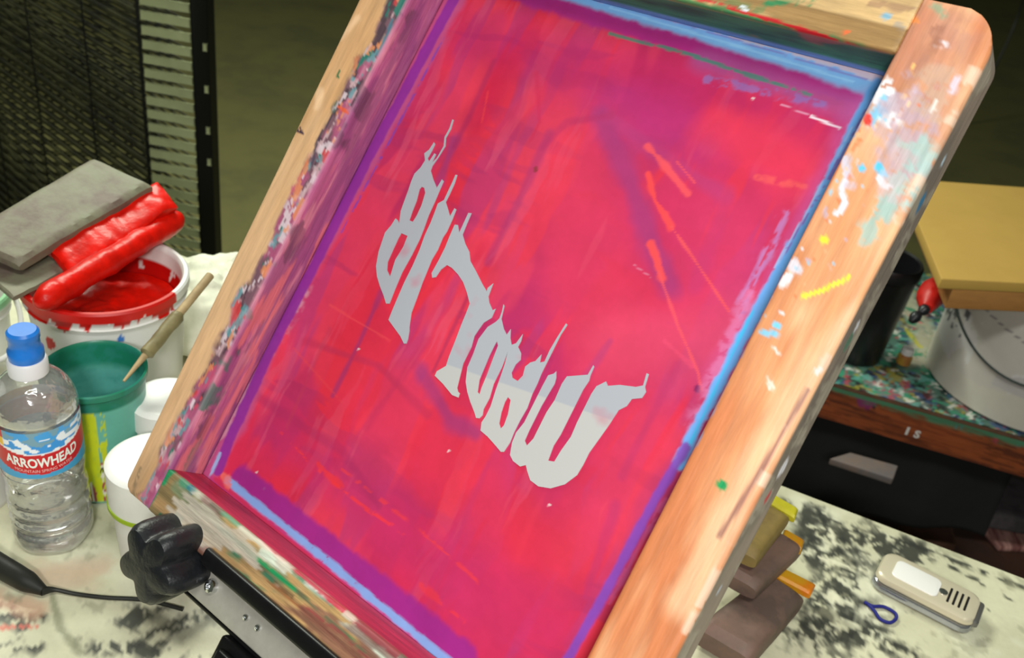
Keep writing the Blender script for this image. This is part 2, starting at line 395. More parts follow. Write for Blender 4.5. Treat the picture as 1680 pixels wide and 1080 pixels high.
band = (1-inner*.65)*sstep(XLi-.018, XLi-.013, V[:, 0] + .02*(fbm(V[:, 0], V[:, 1], 45, 9)-.5))
p.noise((118, 82, 96), 10, .30, .42, 1., band)
for col, f, lo, hi, a in (((70, 50, 62), 90, .52, .58, .9), ((200, 165, 172), 110, .57, .63, .9), ((24, 112, 100), 80, .58, .62, .95), ((205, 58, 62), 75, .6, .63, .9), ((186, 84, 128), 50, .52, .6, .7), ((225, 205, 215), 130, .62, .66, .8), ((90, 150, 160), 100, .64, .67, .8), ((225, 140, 90), 95, .65, .68, .8)):
    p.noise(col, f, lo, hi, a, band, sx=1.4, sy=.6)
for pts, wd, col in [([(560, 290), (500, 390), (440, 480)], 5, (22, 128, 96)), ([(428, 505), (398, 600), (375, 660), (330, 745)], 5, (20, 128, 100)), ([(400, 590), (380, 640), (362, 700)], 8, (215, 62, 60)), ([(350, 690), (330, 750), (300, 790)], 18, (24, 105, 88)), ([(640, 60), (600, 150), (585, 190)], 6, (205, 52, 70)), ([(645, 30), (620, 90)], 7, (70, 120, 140)), ([(555, 175), (570, 185)], 6, (225, 90, 50)),
                     ([(420, 525), (440, 500), (445, 540)], 5, (70, 45, 66)), ([(392, 530), (388, 560), (382, 610)], 4, (92, 56, 84)), ([(545, 190), (520, 230), (512, 270)], 5, (72, 58, 78)), ([(440, 480), (455, 560)], 10, (170, 90, 120))]:
    fs(pts, wd, col, a=.9, nz=.7, nf=90, gap=.3)
p.mix(inner*.9, (176, 86, 136)); p.noise((206, 130, 150), 60, .5, .62, .8, inner, sx=2, sy=.25); p.noise((140, 70, 120), 50, .52, .62, .7, inner, sx=2, sy=.3); p.noise((225, 120, 120), 70, .58, .66, .7, inner*sstep(.12, -.02, V[:, 1]), sx=2, sy=.25)
p.noise((96, 62, 84), 60, .55, .62, .7, inner*sstep(-TH*.6, -TH*.2, V[:, 2]), sx=1, sy=.6); p.noise((26, 116, 100), 70, .58, .63, .8, inner*sstep(-TH*.7, -TH*.1, V[:, 2])*sstep(.02, -.2, V[:, 1]), sx=1, sy=.6)
put('side_rail', V, F, m_wood, screen, world=False, colors=p.c)

# top rail (butts between the side rails)
V, F = rail('rail', YTi, YT, XLi-.002, XRi+.001, along='x', bev=.002)
p = Paint(V, (212, 172, 112), swf)
face = sstep(-.005, -.002, V[:, 2]); side = 1-face
p.noise((150, 116, 70), 8, .48, .56, .85, face, sx=.5, sy=9); p.noise((232, 196, 140), 9, .55, .62, .7, face, sx=.5, sy=9)
p.mix(side, (52, 128, 96)); p.noise((24, 84, 70), 30, .45, .6, .8, side, sx=.4, sy=1); p.noise((170, 90, 100), 30, .6, .66, .6, side, sx=.4); p.mix(side*sstep(-TH*.72, -TH*.85, V[:, 2]), (110, 150, 220))
fs([(1080, 0), (1200, 20), (1300, 55), (1435, 90)], 17, (14, 142, 88), a=.95, nz=.5, nf=60, gap=.25)
fs([(1260, 5), (1330, 5)], 16, (20, 140, 88), a=.9, nz=.6, nf=70, gap=.3); fs([(900, -60), (1150, -5), (1260, 25)], 22, (110, 130, 80), a=.7, gap=.4)
fs([(1100, -15), (1150, -1), (1250, 28), (1350, 58), (1432, 84)], 6, (200, 30, 40), a=1, nz=.5)
fs([(1217, 10), (1225, 18)], 6, (225, 235, 240)); fs([(1452, 26), (1456, 28)], 10, (120, 180, 210), a=.9); fs([(1385, 53), (1390, 53)], 6, (240, 110, 60)); fs([(1470, 38), (1480, 45)], 8, (150, 150, 150), a=.6, gap=.3)
fs([(1430, 5), (1500, 15)], 12, (150, 110, 90), a=.6, nz=.6)
put('end_rail', V, F, m_woodx, screen, world=False, colors=p.c)

# bottom rail
V, F = rail('rail', YBi, YB, XLi-.002, XRi+.001, along='x', bev=.003)
p = Paint(V, (176, 140, 96), swf)
face = sstep(-.005, -.002, V[:, 2]); side = 1-face
p.noise((120, 105, 70), 8, .46, .56, .8, None, sx=.6, sy=8); p.mix(side*sstep(YBi-.004, YBi-.001, V[:, 1]), (186, 46, 76)); p.noise((205, 165, 110), 9, .56, .62, .8, face, sx=.5, sy=9)
fs([(290, 800), (380, 880), (460, 950)], 26, (112, 132, 100), a=.8, gap=.35, soft=.6, sx=.3)
fs([(330, 850), (450, 960), (590, 1080)], 10, (150, 84, 44), a=.7, gap=.4, sx=.2, nz=.5)
fs([(300, 815), (400, 905), (480, 980)], 6, (96, 74, 50), a=.7, gap=.35, sx=.2)
fs([(300, 790), (420, 880), (560, 1000), (660, 1085)], 17, (70, 140, 110), a=.9, gap=.42, nz=.6, nf=80, sx=.25)
fs([(370, 870), (420, 915), (480, 965), (560, 1035), (600, 1075)], 7, (10, 150, 90), a=.95, nz=.5, gap=.3, sx=.3)
fs([(365, 830), (400, 862), (480, 935), (570, 1010), (650, 1080)], 9, (232, 236, 226), a=.95, nz=.8, gap=.45, nf=90, sx=.22)
fs([(430, 905), (520, 980), (640, 1085)], 12, (222, 232, 215), a=.9, nz=.8, gap=.48, nf=90, sx=.2)
fs([(300, 775), (350, 815), (430, 885), (520, 965), (650, 1075)], 12, (190, 40, 70), a=.95, nz=.35)
fs([(500, 995), (560, 1040), (610, 1085)], 5, (200, 50, 60), a=.8, nz=.6, gap=.3)
fs([(278, 773), (268, 790)], 17, (14, 140, 90), a=.95, nz=.5); fs([(256, 805), (246, 825)], 12, (26, 128, 104), a=.95, nz=.5)
fs([(310, 800), (316, 808)], 12, (40, 110, 130), a=.8); fs([(345, 805), (350, 812)], 8, (225, 235, 235), a=.9)
fs([(262, 845), (275, 858)], 7, (20, 110, 85), a=.9); fs([(290, 845), (298, 852)], 12, (50, 130, 110), a=.8)
p.noise((50, 120, 90), 70, .58, .63, .9, face, sx=.2); p.noise((200, 190, 175), 80, .62, .66, .8, face, sx=.2); p.noise((120, 70, 70), 60, .6, .65, .7, face, sx=.2)
put('end_rail', V, F, m_woodx, screen, world=False, colors=p.c)

# the stretched mesh
x0, x1, y0, y1 = XLi-.004, XRi+.004, YBi-.004, YTi+.004
nx, ny = 330, 400
GX, GY = np.meshgrid(np.linspace(x0, x1, nx), np.linspace(y0, y1, ny), indexing='ij')
XY = np.stack([GX.ravel(), GY.ravel()], 1)
p = Paint(XY, (194, 46, 74), swm)
st = lambda pts, wd, col, **k: p.stroke(pts, wd, col, **k)
p.noise((222, 54, 78), 7, .46, .62, .8); p.noise((190, 46, 96), 6, .48, .66, .75); p.noise((226, 44, 62), 9, .55, .7, .6)
wx_ = .02*(fbm(XY[:, 0], XY[:, 1], 12, 31)-.5)
p.P = XY + np.stack([wx_, wx_[::-1]*0+.02*(fbm(XY[:, 0], XY[:, 1], 14, 47)-.5)], 1)
for k_, (c_, f_, lo_, hi_, a_, sx_, sy_) in enumerate((((176, 44, 104), 8, .50, .56, .5, 1.6, .6), ((222, 44, 66), 9, .52, .56, .6, 1.5, .5), ((196, 40, 74), 12, .5, .56, .5, .5, 1.8), ((228, 66, 92), 10, .56, .62, .5, 1.8, .5), ((168, 56, 116), 14, .60, .66, .55, 2., .35), ((226, 50, 60), 18, .60, .66, .5, 2.2, .35), ((160, 44, 96), 22, .62, .68, .4, .4, 2.2), ((216, 86, 116), 30, .64, .70, .35, 2.4, .3))):
    p.noise(c_, f_, lo_, hi_, a_, sx=sx_, sy=sy_)
p.P = XY
big = dict(soft=.8, nz=.3, nf=28)
st([(760, 60), (1400, 240)], 120, (176, 36, 96), a=.55, **big)
st([(830, 110), (780, 200)], 60, (190, 30, 70), a=.6, **big)
st([(1000, 170), (1150, 230)], 90, (180, 50, 122), a=.55, **big)
st([(1180, 200), (1310, 280)], 80, (228, 58, 84), a=.7, **big)
st([(930, 260), (940, 420), (1000, 560)], 170, (222, 58, 88), a=.6, **big)
st([(1180, 380), (1150, 520)], 110, (212, 58, 104), a=.6, **big)
st([(1000, 560), (1200, 560)], 120, (216, 74, 106), a=.5, **big)
st([(600, 620), (760, 780), (860, 930)], 160, (222, 50, 74), a=.65, **big)
st([(470, 720), (640, 860), (900, 1030)], 90, (192, 44, 98), a=.6, **big)
st([(640, 880), (800, 1040)], 110, (196, 48, 100), a=.5, **big)
st([(1060, 700), (960, 900)], 100, (220, 56, 80), a=.6, **big)
st([(620, 430), (560, 560)], 60, (218, 44, 66), a=.6, **big)
st([(700, 300), (880, 160)], 50, (216, 48, 70), a=.4, **big)
dk = dict(soft=.7, nz=.35, nf=50)
st([(985, 190), (1030, 290), (1070, 400), (1100, 470)], 34, (150, 56, 120), a=.62, **dk)
st([(1000, 190), (1060, 240), (1190, 320)], 26, (178, 60, 118), a=.5, **dk)
st([(900, 220), (860, 310), (800, 430)], 17, (164, 50, 104), a=.6, **dk)
st([(745, 230), (720, 300)], 22, (150, 56, 120), a=.6, **dk); st([(810, 100), (770, 190), (745, 240)], 12, (160, 40, 90), a=.5, **dk)
st([(625, 480), (590, 560), (545, 650)], 12, (140, 50, 110), a=.6, **dk); st([(690, 610), (740, 690), (780, 710)], 30, (140, 56, 120), a=.6, **dk)
st([(770, 480), (710, 610)], 7, (160, 44, 86), a=.6, **dk); st([(700, 560), (600, 700)], 18, (190, 46, 88), a=.5, **dk)
st([(500, 560), (620, 600), (700, 680)], 14, (182, 46, 84), a=.55, **dk); st([(420, 650), (560, 740), (620, 830)], 20, (170, 44, 94), a=.55, **dk)
st([(540, 540), (470, 700)], 8, (190, 56, 86), a=.4, **dk)
st([(1010, 830), (960, 980)], 16, (176, 50, 106), a=.5, **dk); st([(1110, 600), (1020, 780)], 14, (180, 50, 100), a=.5, **dk)
st([(960, 620), (1000, 560)], 14, (170, 60, 118), a=.5, **dk); st([(1190, 330), (1140, 470)], 22, (190, 54, 110), a=.45, **dk)
st([(880, 120), (885, 200), (870, 230)], 9, (196, 40, 80), a=.5, **dk); st([(800, 760), (700, 1000)], 10, (186, 50, 100), a=.35, **dk)
st([(1000, 190), (930, 200), (890, 240)], 16, (176, 46, 96), a=.5, **dk)
lt = dict(soft=.5, nz=.5, nf=80)
st([(1062, 285), (1075, 330), (1100, 370)], 11, (238, 74, 76), a=.9, **lt); st([(1062, 240), (1090, 270), (1128, 318)], 12, (236, 84, 92), a=.85, **lt)
st([(1066, 400), (1076, 425), (1086, 455)], 14, (240, 78, 78), a=.9, **lt); st([(1100, 370), (1135, 420), (1175, 480), (1195, 510)], 4, (232, 84, 90), a=.8, **lt)
st([(1080, 445), (1110, 530), (1145, 612), (1150, 640)], 4, (232, 84, 96), a=.8, **lt); st([(1110, 265), (1140, 300)], 4, (232, 80, 92), a=.7, **lt)
st([(1040, 435), (1068, 455)], 2, (210, 130, 160), a=.6, **lt); st([(1090, 560), (1135, 600)], 8, (224, 74, 110), a=.6, **lt)
st([(1143, 637), (1143, 640)], 10, (120, 30, 90), a=.9); st([(878, 276), (878, 279)], 7, (130, 50, 50), a=.8)
st([(460, 710), (520, 770), (600, 835), (670, 880)], 6, (238, 56, 60), a=.7, gap=.45, **lt); st([(560, 770), (700, 880), (790, 960)], 5, (232, 60, 64), a=.6, gap=.45, **lt)
st([(520, 760), (560, 800)], 14, (232, 52, 56), a=.7, gap=.4, **lt); st([(1075, 880), (1035, 940)], 5, (230, 80, 90), a=.6, gap=.4, **lt); st([(690, 960), (760, 1020)], 10, (226, 56, 66), a=.6, gap=.45, **lt)
st([(1240, 290), (1320, 305)], 10, (232, 90, 90), a=.7, gap=.35, **lt); st([(800, 150), (790, 200)], 4, (224, 60, 70), a=.7, **lt)
st([(540, 500), (640, 560)], 3, (232, 76, 84), a=.5, **lt); st([(480, 570), (560, 660)], 3, (225, 70, 76), a=.4, **lt)
for q in ((900, 829), (1235, 161), (587, 573), (420, 775), (432, 802), (600, 1000), (735, 740)): st([q, (q[0]+1, q[1])], 4, (225, 200, 205), a=.9)
# left: lilac strip, pale painted highlight line, purple tape edge
wl = dict(soft=.35, nz=.15, nf=60)
st([(775, -60), (690, 95), (610, 240), (520, 405), (440, 560), (385, 690), (345, 760)], 60, (180, 82, 134), a=.85, **wl)
st([(640, 180), (520, 390), (400, 610), (330, 740)], 40, (176, 84, 128), a=.8, gap=.4, **wl)
st([(560, 300), (480, 450), (380, 650)], 16, (226, 120, 120), a=.8, gap=.45, nz=.6, nf=70, soft=.5)
st([(600, 220), (540, 330), (500, 440)], 16, (222, 110, 140), a=.75, gap=.45, nz=.6, nf=70, soft=.5)
st([(500, 480), (430, 590), (380, 690), (340, 750)], 20, (205, 150, 170), a=.7, gap=.4, nz=.7, nf=60, soft=.6)
st([(440, 540), (380, 640), (345, 730)], 12, (120, 60, 86), a=.7, gap=.5, nz=.7, nf=60, soft=.6)
st([(745, -40), (720, 0), (650, 135), (568, 272), (505, 390), (440, 520), (400, 620)], 5, (236, 176, 202), a=.9, nz=.4, gap=.2)
st([(700, 30), (620, 170), (560, 270)], 3, (226, 130, 150), a=.7, nz=.6, gap=.3)
st([(765, -40), (735, 15), (665, 145), (590, 285), (520, 425), (440, 580), (372, 730), (358, 770)], 27, (138, 46, 146), a=.97, soft=.2, nz=.12)
st([(728, 60), (650, 210), (560, 380)], 5, (100, 66, 176), a=.7, nz=.5, gap=.4)
st([(360, 745), (340, 790)], 7, (150, 180, 225), a=.9, nz=.4)
# bottom bands
st([(395, 785), (500, 870), (600, 950), (760, 1080)], 50, (150, 40, 134), a=.93, soft=.25, nz=.12)
st([(345, 790), (450, 872), (560, 962), (700, 1075)], 26, (186, 60, 126), a=.9, **wl)
st([(372, 788), (440, 843), (540, 924), (640, 1008), (740, 1090)], 15, (126, 166, 226), a=.95, soft=.3, nz=.25, gap=.15)
st([(352, 786), (440, 860), (560, 958), (690, 1070)], 8, (196, 50, 86), a=.9, **wl)
st([(410, 845), (470, 892), (600, 1000)], 4, (228, 200, 225), a=.7, nz=.5, gap=.3)
st([(366, 780), (376, 795)], 14, (228, 110, 100), a=.8, gap=.3, nz=.6)
# top bands
st([(800, -40), (900, -8), (1100, 50), (1300, 112), (1440, 152)], 62, (172, 44, 130), a=.93, soft=.2, nz=.12)
st([(1150, 95), (1400, 180)], 40, (160, 76, 138), a=.75, **big)
st([(1000, 55), (1130, 88), (1220, 120), (1330, 155)], 6, (40, 130, 112), a=.8, nz=.6, gap=.3); st([(1160, 130), (1350, 170)], 14, (126, 110, 180), a=.6, nz=.5, gap=.4)
st([(820, -46), (900, -22), (1000, 8), (1150, 52), (1300, 98), (1445, 146)], 30, (124, 186, 238), a=.95, soft=.35, nz=.14)
st([(850, -42), (1000, -2), (1150, 38), (1300, 82), (1445, 128)], 14, (205, 190, 200), a=.9, soft=.3, nz=.4)
st([(860, -58), (1000, -18), (1150, 24), (1300, 66), (1450, 110)], 22, (76, 136, 222), a=.95, soft=.25, nz=.25)
st([(900, -20), (1050, 18), (1250, 78), (1420, 130)], 3, (130, 120, 190), a=.7, nz=.5)
st([(1000, 12), (1200, 72), (1400, 134)], 4, (150, 205, 245), a=.9, nz=.3)
st([(1330, 190), (1378, 210)], 4, (232, 220, 232), a=.95, nz=.2); st([(1280, 170), (1330, 190)], 2, (215, 150, 180), a=.8)
# right band
st([(1420, 175), (1340, 330), (1270, 460), (1190, 620)], 44, (200, 96, 170), a=.45, **big)
st([(1290, 350), (1240, 450), (1215, 520)], 16, (178, 140, 206), a=.6, nz=.8, gap=.45, nf=110, sx=2, sy=.5, soft=.6)
st([(1230, 480), (1180, 600), (1140, 700)], 20, (216, 120, 170), a=.7, nz=.6, gap=.35, soft=.6)
st([(1440, 135), (1400, 215), (1340, 335), (1280, 440), (1215, 560), (1160, 665), (1115, 760)], 18, (104, 176, 246), a=.95, soft=.3, nz=.3)
st([(1430, 165), (1350, 310), (1280, 425)], 6, (126, 92, 180), a=.8, nz=.7, gap=.35, nf=90)
st([(1400, 205), (1330, 335), (1270, 440)], 3, (160, 190, 240), a=.8, nz=.7, gap=.3)
st([(1235, 510), (1180, 625), (1128, 735)], 4, (70, 190, 245), a=.9)
st([(1125, 735), (1080, 810), (1010, 940), (930, 1085)], 16, (128, 70, 176), a=.93, soft=.35, nz=.2)
st([(1090, 820), (1000, 990)], 8, (196, 90, 150), a=.5, nz=.6, gap=.3)
V = np.concatenate([XY, np.full((len(XY), 1), -TH-.0005)], 1)
F = [(i*ny+j, (i+1)*ny+j, (i+1)*ny+j+1, i*ny+j+1) for i in range(nx-1) for j in range(ny-1)]
# give it a real back face a hair behind
k0 = len(V); V = np.concatenate([V, np.array([(x0, y0, -TH-.0015), (x1, y0, -TH-.0015), (x1, y1, -TH-.0015), (x0, y1, -TH-.0015)])]); F.append((k0+3, k0+2, k0+1, k0))
put('mesh_fabric', V, F, m_mesh, screen, world=False, smooth=False, colors=np.concatenate([p.c, np.tile(lin((200, 50, 80)), (4, 1))]))

# stencil letters, traced -------------------------------------------
def z5(l): return [(560+x/3, 180+y/3) for x, y in l]
def z6(l): return [(560+x/3, 480+y/3) for x, y in l]
L1 = z5([(553,50),(540,95),(515,140),(512,180),(480,232),(448,278),(440,300),(453,345),(470,385),(485,360),(495,343),(504,352),(485,395),(462,450),(430,520),(405,590),(385,640),(345,720),(300,800),(262,890),(237,955),(220,955),(208,915),(190,870),(175,820),(171,770),(183,700),(200,650),(215,605),(245,570),(267,535),(278,545),(285,560),(292,500),(308,455),(330,395),(345,350),(360,315),(390,285),(412,250),(408,215),(432,197),(456,160),(462,170),(445,205),(425,240),(432,255),(458,215),(466,220),(446,262),(470,238),(503,180),(508,135),(532,92),(546,48)])
H1 = [z5([(395,380),(408,385),(413,410),(395,470),(372,520),(352,552),(335,545),(350,500),(370,450),(385,392)]), z5([(295,608),(326,622),(305,675),(265,740),(240,822),(225,790),(228,750),(255,690),(280,635)])]
L2 = z5([(571,322),(557,365),(532,420),(514,455),(525,490),(535,525),(557,485),(566,492),(545,545),(520,600),(500,630),(475,690),(445,740),(425,790),(400,850),(375,920),(345,1000),(335,1070),(335,1090),(328,1130),(320,1152),(308,1152),(290,1115),(268,1085),(232,1035),(250,990),(275,930),(310,850),(350,770),(385,690),(410,620),(440,555),(465,490),(475,462),(505,445),(528,395),(545,360),(562,320)])
L3 = z5([(558,566),(574,568),(580,605),(593,578),(625,508),(641,510),(617,565),(597,615),(610,660),(630,700),(635,745),(665,800),(695,860),(716,895),(720,878),(748,855),(735,890),(724,920),(728,950),(745,988),(760,980),(740,1025),(700,1050),(675,1085),(655,1115),(640,1170),(615,1220),(600,1250),(590,1290),(580,1330),(570,1370),(574,1388),(583,1397),(576,1418),(545,1405),(500,1350),(460,1310),(470,1288),(515,1262),(530,1215),(560,1140),(590,1060),(615,1000),(632,955),(618,900),(600,850),(575,812),(545,780),(520,765),(490,788),(465,825),(447,828),(444,805),(480,740),(510,680),(530,630),(545,595)])
L4 = z6([(798,58),(803,66),(795,100),(788,130),(800,180),(814,208),(834,180),(832,225),(838,258),(860,250),(893,205),(885,240),(870,268),(885,300),(883,332),(858,355),(838,395),(842,420),(868,436),(893,410),(905,365),(930,345),(955,338),(985,305),(978,345),(1000,340),(1025,285),(1060,225),(1106,152),(1113,160),(1080,210),(1045,280),(1010,350),(985,400),(965,450),(940,500),(915,570),(880,630),(850,690),(830,740),(800,785),(785,785),(760,755),(720,710),(685,680),(690,640),(710,610),(735,560),(760,480),(785,410),(805,350),(820,290),(790,370),(750,450),(730,520),(700,575),(695,605),(680,620),(663,618),(655,590),(635,540),(620,490),(612,440),(620,370),(650,300),(675,230),(720,170),(760,145),(778,128),(790,95)])
H4 = [z6([(766,240),(771,262),(745,330),(715,410),(690,470),(680,502),(671,490),(680,430),(705,370),(730,310),(752,265)]), z6([(820,515),(833,530),(820,600),(800,655),(785,670),(777,645),(788,590),(805,540)])]
L5 = z6([(1058,388),(1058,420),(1050,450),(1020,500),(985,560),(955,620),(925,680),(903,730),(913,754),(945,720),(975,660),(1010,590),(1050,530),(1085,450),(1110,413),(1150,410),(1213,405),(1240,358),(1245,366),(1226,410),(1220,435),(1190,480),(1150,560),(1110,640),(1080,700),(1045,755),(1018,828),(1048,833),(1080,780),(1130,710),(1160,640),(1200,560),(1230,500),(1255,462),(1303,438),(1312,460),(1370,455),(1450,465),(1485,458),(1502,398),(1514,402),(1495,465),(1500,490),(1480,520),(1430,525),(1405,560),(1365,580),(1320,650),(1270,720),(1220,790),(1190,850),(1160,900),(1100,945),(1030,965),(970,955),(930,925),(915,880),(908,850),(880,857),(845,830),(830,800),(840,740),(860,690),(900,640),(930,580),(960,520),(990,460),(1018,408),(1045,400)])
m_let = mat('two_tone_stencil_grey', (184, 186, 196), .55, spec=.3)
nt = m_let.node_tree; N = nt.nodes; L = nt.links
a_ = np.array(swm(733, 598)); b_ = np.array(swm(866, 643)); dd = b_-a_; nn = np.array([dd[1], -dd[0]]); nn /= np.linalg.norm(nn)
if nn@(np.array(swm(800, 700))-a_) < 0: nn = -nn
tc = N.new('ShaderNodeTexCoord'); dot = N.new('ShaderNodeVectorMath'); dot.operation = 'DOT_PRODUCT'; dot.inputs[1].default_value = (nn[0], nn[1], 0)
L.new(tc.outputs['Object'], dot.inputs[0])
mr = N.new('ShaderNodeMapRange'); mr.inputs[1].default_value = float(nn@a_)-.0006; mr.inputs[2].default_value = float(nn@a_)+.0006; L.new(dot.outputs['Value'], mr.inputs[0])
mx = N.new('ShaderNodeMix'); mx.data_type = 'RGBA'; mx.inputs[6].default_value = rgba((168, 171, 180)); mx.inputs[7].default_value = rgba((184, 184, 184))  # paler tone past the line paints the table seen through the mesh
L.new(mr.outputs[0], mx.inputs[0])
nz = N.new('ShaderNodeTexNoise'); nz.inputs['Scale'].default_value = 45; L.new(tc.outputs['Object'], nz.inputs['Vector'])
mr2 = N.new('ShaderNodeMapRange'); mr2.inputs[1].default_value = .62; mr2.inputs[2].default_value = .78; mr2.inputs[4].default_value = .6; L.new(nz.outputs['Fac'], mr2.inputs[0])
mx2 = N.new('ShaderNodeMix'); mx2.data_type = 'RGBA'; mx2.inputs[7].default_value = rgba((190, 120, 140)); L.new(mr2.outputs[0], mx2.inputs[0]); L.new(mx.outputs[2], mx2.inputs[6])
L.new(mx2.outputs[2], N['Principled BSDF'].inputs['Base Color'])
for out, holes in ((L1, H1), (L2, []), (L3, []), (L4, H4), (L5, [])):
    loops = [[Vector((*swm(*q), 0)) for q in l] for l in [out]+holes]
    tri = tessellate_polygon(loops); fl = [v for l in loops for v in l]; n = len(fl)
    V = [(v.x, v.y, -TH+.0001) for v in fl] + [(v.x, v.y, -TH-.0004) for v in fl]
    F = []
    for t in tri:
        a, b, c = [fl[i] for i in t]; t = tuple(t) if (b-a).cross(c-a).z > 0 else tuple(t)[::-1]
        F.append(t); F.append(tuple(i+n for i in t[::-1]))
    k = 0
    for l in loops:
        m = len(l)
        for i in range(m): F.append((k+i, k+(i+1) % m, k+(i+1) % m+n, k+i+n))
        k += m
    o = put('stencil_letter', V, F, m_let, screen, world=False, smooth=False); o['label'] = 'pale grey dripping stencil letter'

# ------------------------------------------------------------------ clamp
def sl(x, y, z): return Ow + Xl*x*K + Yl*y*K + Nl*z*K
m_alu = mat('brushed_grey_metal', (176, 174, 164), .45, .15, noise=.15, nscale=60, bump=.1)
m_blk = mat('black_plastic', (26, 28, 32), .38, noise=.3, nscale=80, bump=.25, bscale=300)
m_blkm = mat('black_steel', (20, 20, 22), .35, .3, noise=.3, nscale=70)
m_chr = mat('bright_bolt', (220, 222, 225), .18, 1.)
cl = thing('screen_clamp', 'grey metal press clamp with black star knob gripping the bottom rail of the screen', 'clamp', sl(-.16, -.31, -.03))
def lbox(xa, xb, ya, yb, za, zb, bev=.0015):
    return rbox(sl((xa+xb)/2, (ya+yb)/2, (za+zb)/2), Xl*(xb-xa)*K, Yl*(yb-ya)*K, Nl*(zb-za)*K, bev)
plate_o = put('clamp_plate', *lbox(-.262, .12, -.322, -.2885, -.030, -.012, .002), m_alu, cl)
put('clamp_plate_edge', *lbox(-.262, .12, -.327, -.3225, -.032, -.016), m_blkm, cl)
put('jaw_bar', *lbox(-.214, .12, -.2895, -.2765, .0008, .007, .0025), m_blkm, cl)
put('bracket', *merge(lbox(-.178, -.05, -.372, -.3275, -.045, -.012, .003), lbox(-.170, -.05, -.364, -.334, -.012, -.004, .003)), m_blkm, cl)
q_ = sl(-.10, -.35, -.05)
put('clamp_arm', *rbox((q_[0]+.03, q_[1]-.02, q_[2]/2-.002), (.05, 0, 0), (0, .05, 0), (0, 0, q_[2]-.004), .003), m_blkm, cl)
ax_, ay_ = Xl, Yl
def bolt(x, y, z, r, h, m=m_chr):
    c = Vector([float(v) for v in sl(x, y, z)]); V = []; X_, Y_, N_ = Vector(Xl), Vector(Yl), Vector(Nl)
    prof = [(r, 0), (r, h*.5), (r*.85, h*.85), (r*.4, h), (r*.38, h*.6), (.0001, h*.55)]
    v, f = lathe(prof, (0, 0, 0), 20)
    put('bolt', [c + X_*q[0] + Y_*q[1] + N_*q[2] for q in v], f, m, plate_o)
bolt(-.206, -.305, -.012, .0052, .005); bolt(-.164, -.306, -.012, .0024, .002); bolt(-.150, -.306, -.012, .0024, .002); bolt(-.146, -.350, -.004, .005, .006, m_blkm)
bolt(-.172, -.358, -.012, .003, .004)
# star knob
kc = Vector([float(v) for v in sl(-.244, -.304, .006)]); kax = Vector([float(v) for v in (R@np.array([-.52, -.10, .85]))])
kx, ky, kz = frame(kax); V = []; F = []
lay = [(.55, -.016), (.80, -.015), (.97, -.011), (1.0, -.004), (1.0, .006), (.96, .011), (.86, .0145), (.66, .0160), (.46, .0165), (.30, .0168), (.0, .017)]
n = 120
for s_, h in lay:
    for i in range(n):
        a = 2*math.pi*i/n
        lobe = .0235 + .0046*math.cos(5*a+.5) - .0006*math.cos(10*a+1.)
        r = lobe*s_ if s_ > .45 else .022*s_
        V.append(kc + (kx*math.cos(a)+ky*math.sin(a))*r*1.22*K + kz*h*1.3)
for l in range(len(lay)-1):
    for i in range(n):
        j = (i+1) % n; F.append((l*n+i, l*n+j, (l+1)*n+j, (l+1)*n+i))
F.append(tuple(range(n))[::-1])
kn = put('star_knob', V, F, m_blk, cl)
v, f = tube([kc - kz*.012, kc - kz*.045], .006, 16); put('knob_stud', v, f, m_chr, kn)

# ------------------------------------------------------------------ ink pail with squeegees
def pail(c, H, rt, rb, wall=.003, rim=.004, rimh=.010):
    return [(.0001, 0), (rb-.004, 0), (rb, .004), (rb+(rt-rb)*(H-rimh*2.2)/H, H-rimh*2.2), (rt+rim*.2, H-rimh*2.2), (rt+rim*.4, H-rimh*2.0), (rt, H-rimh*1.9), (rt, H-rimh*1.1), (rt+rim, H-rimh), (rt+rim, H-.002), (rt+rim*.6, H), (rt-wall*.3, H), (rt-wall, H-.003), (rb-wall, .006), (.0001, .005)]
m_white = mat('white_plastic', (228, 228, 224), .38, noise=.06, nscale=30)
m_whitea = mat('white_plastic_inky', rough=.38, attr='paint', noise=.05, nscale=30)
m_red = mat('wet_red_ink', (216, 18, 4), .36, spec=.35, noise=.3, nscale=60, bump=.5, bscale=90)
def painted_lathe(prof, c, base, n=220, zs=60):
    # densify profile
    q = [prof[0]]
    for a, b in zip(prof[:-1], prof[1:]):
        k = max(1, int(math.dist(a, b)/.003))
        for i in range(1, k+1): q.append((a[0]+(b[0]-a[0])*i/k, a[1]+(b[1]-a[1])*i/k))
    v, f = lathe(q, c, n); v = np.array(v); m = len(q)
    ang = np.arctan2(v[:, 1]-c[1], v[:, 0]-c[0]); z = v[:, 2]-c[2]; rr = np.hypot(v[:, 1]-c[1], v[:, 0]-c[0])
    idx = np.tile(np.arange(m), n)/m
    col = np.tile(lin(base), (len(v), 1)).astype(float)
    return v, f, ang, z, rr, idx, col
ci = at(172, 447, .15); ci = np.array([ci[0], ci[1], 0.]); Hi = .15
pa = thing('ink_pail', 'white plastic pail smeared inside with wet red ink, behind the teal bucket', 'pail', ci)
v, f, ang, z, rr, idx, col = painted_lathe(pail(0, Hi, .074, .064), ci, (226, 226, 222))
insd = idx > .55
n1 = fbm(ang*3, z*0+ang, 2.2, 3); nz2 = fbm(np.cos(ang)*3, np.sin(ang)*3+z*20, 1.5, 8)
m_ = (insd & (nz2 > .36)).astype(float); col = col*(1-m_[:, None])+lin((190, 14, 10))*m_[:, None]
dr = ((~insd) & (z > Hi-.014-.03*(fbm(np.cos(ang)*5, np.sin(ang)*5, 1.5, 4)-.42)) & (ang < -.2)).astype(float); col = col*(1-dr[:, None])+lin((196, 18, 12))*dr[:, None]
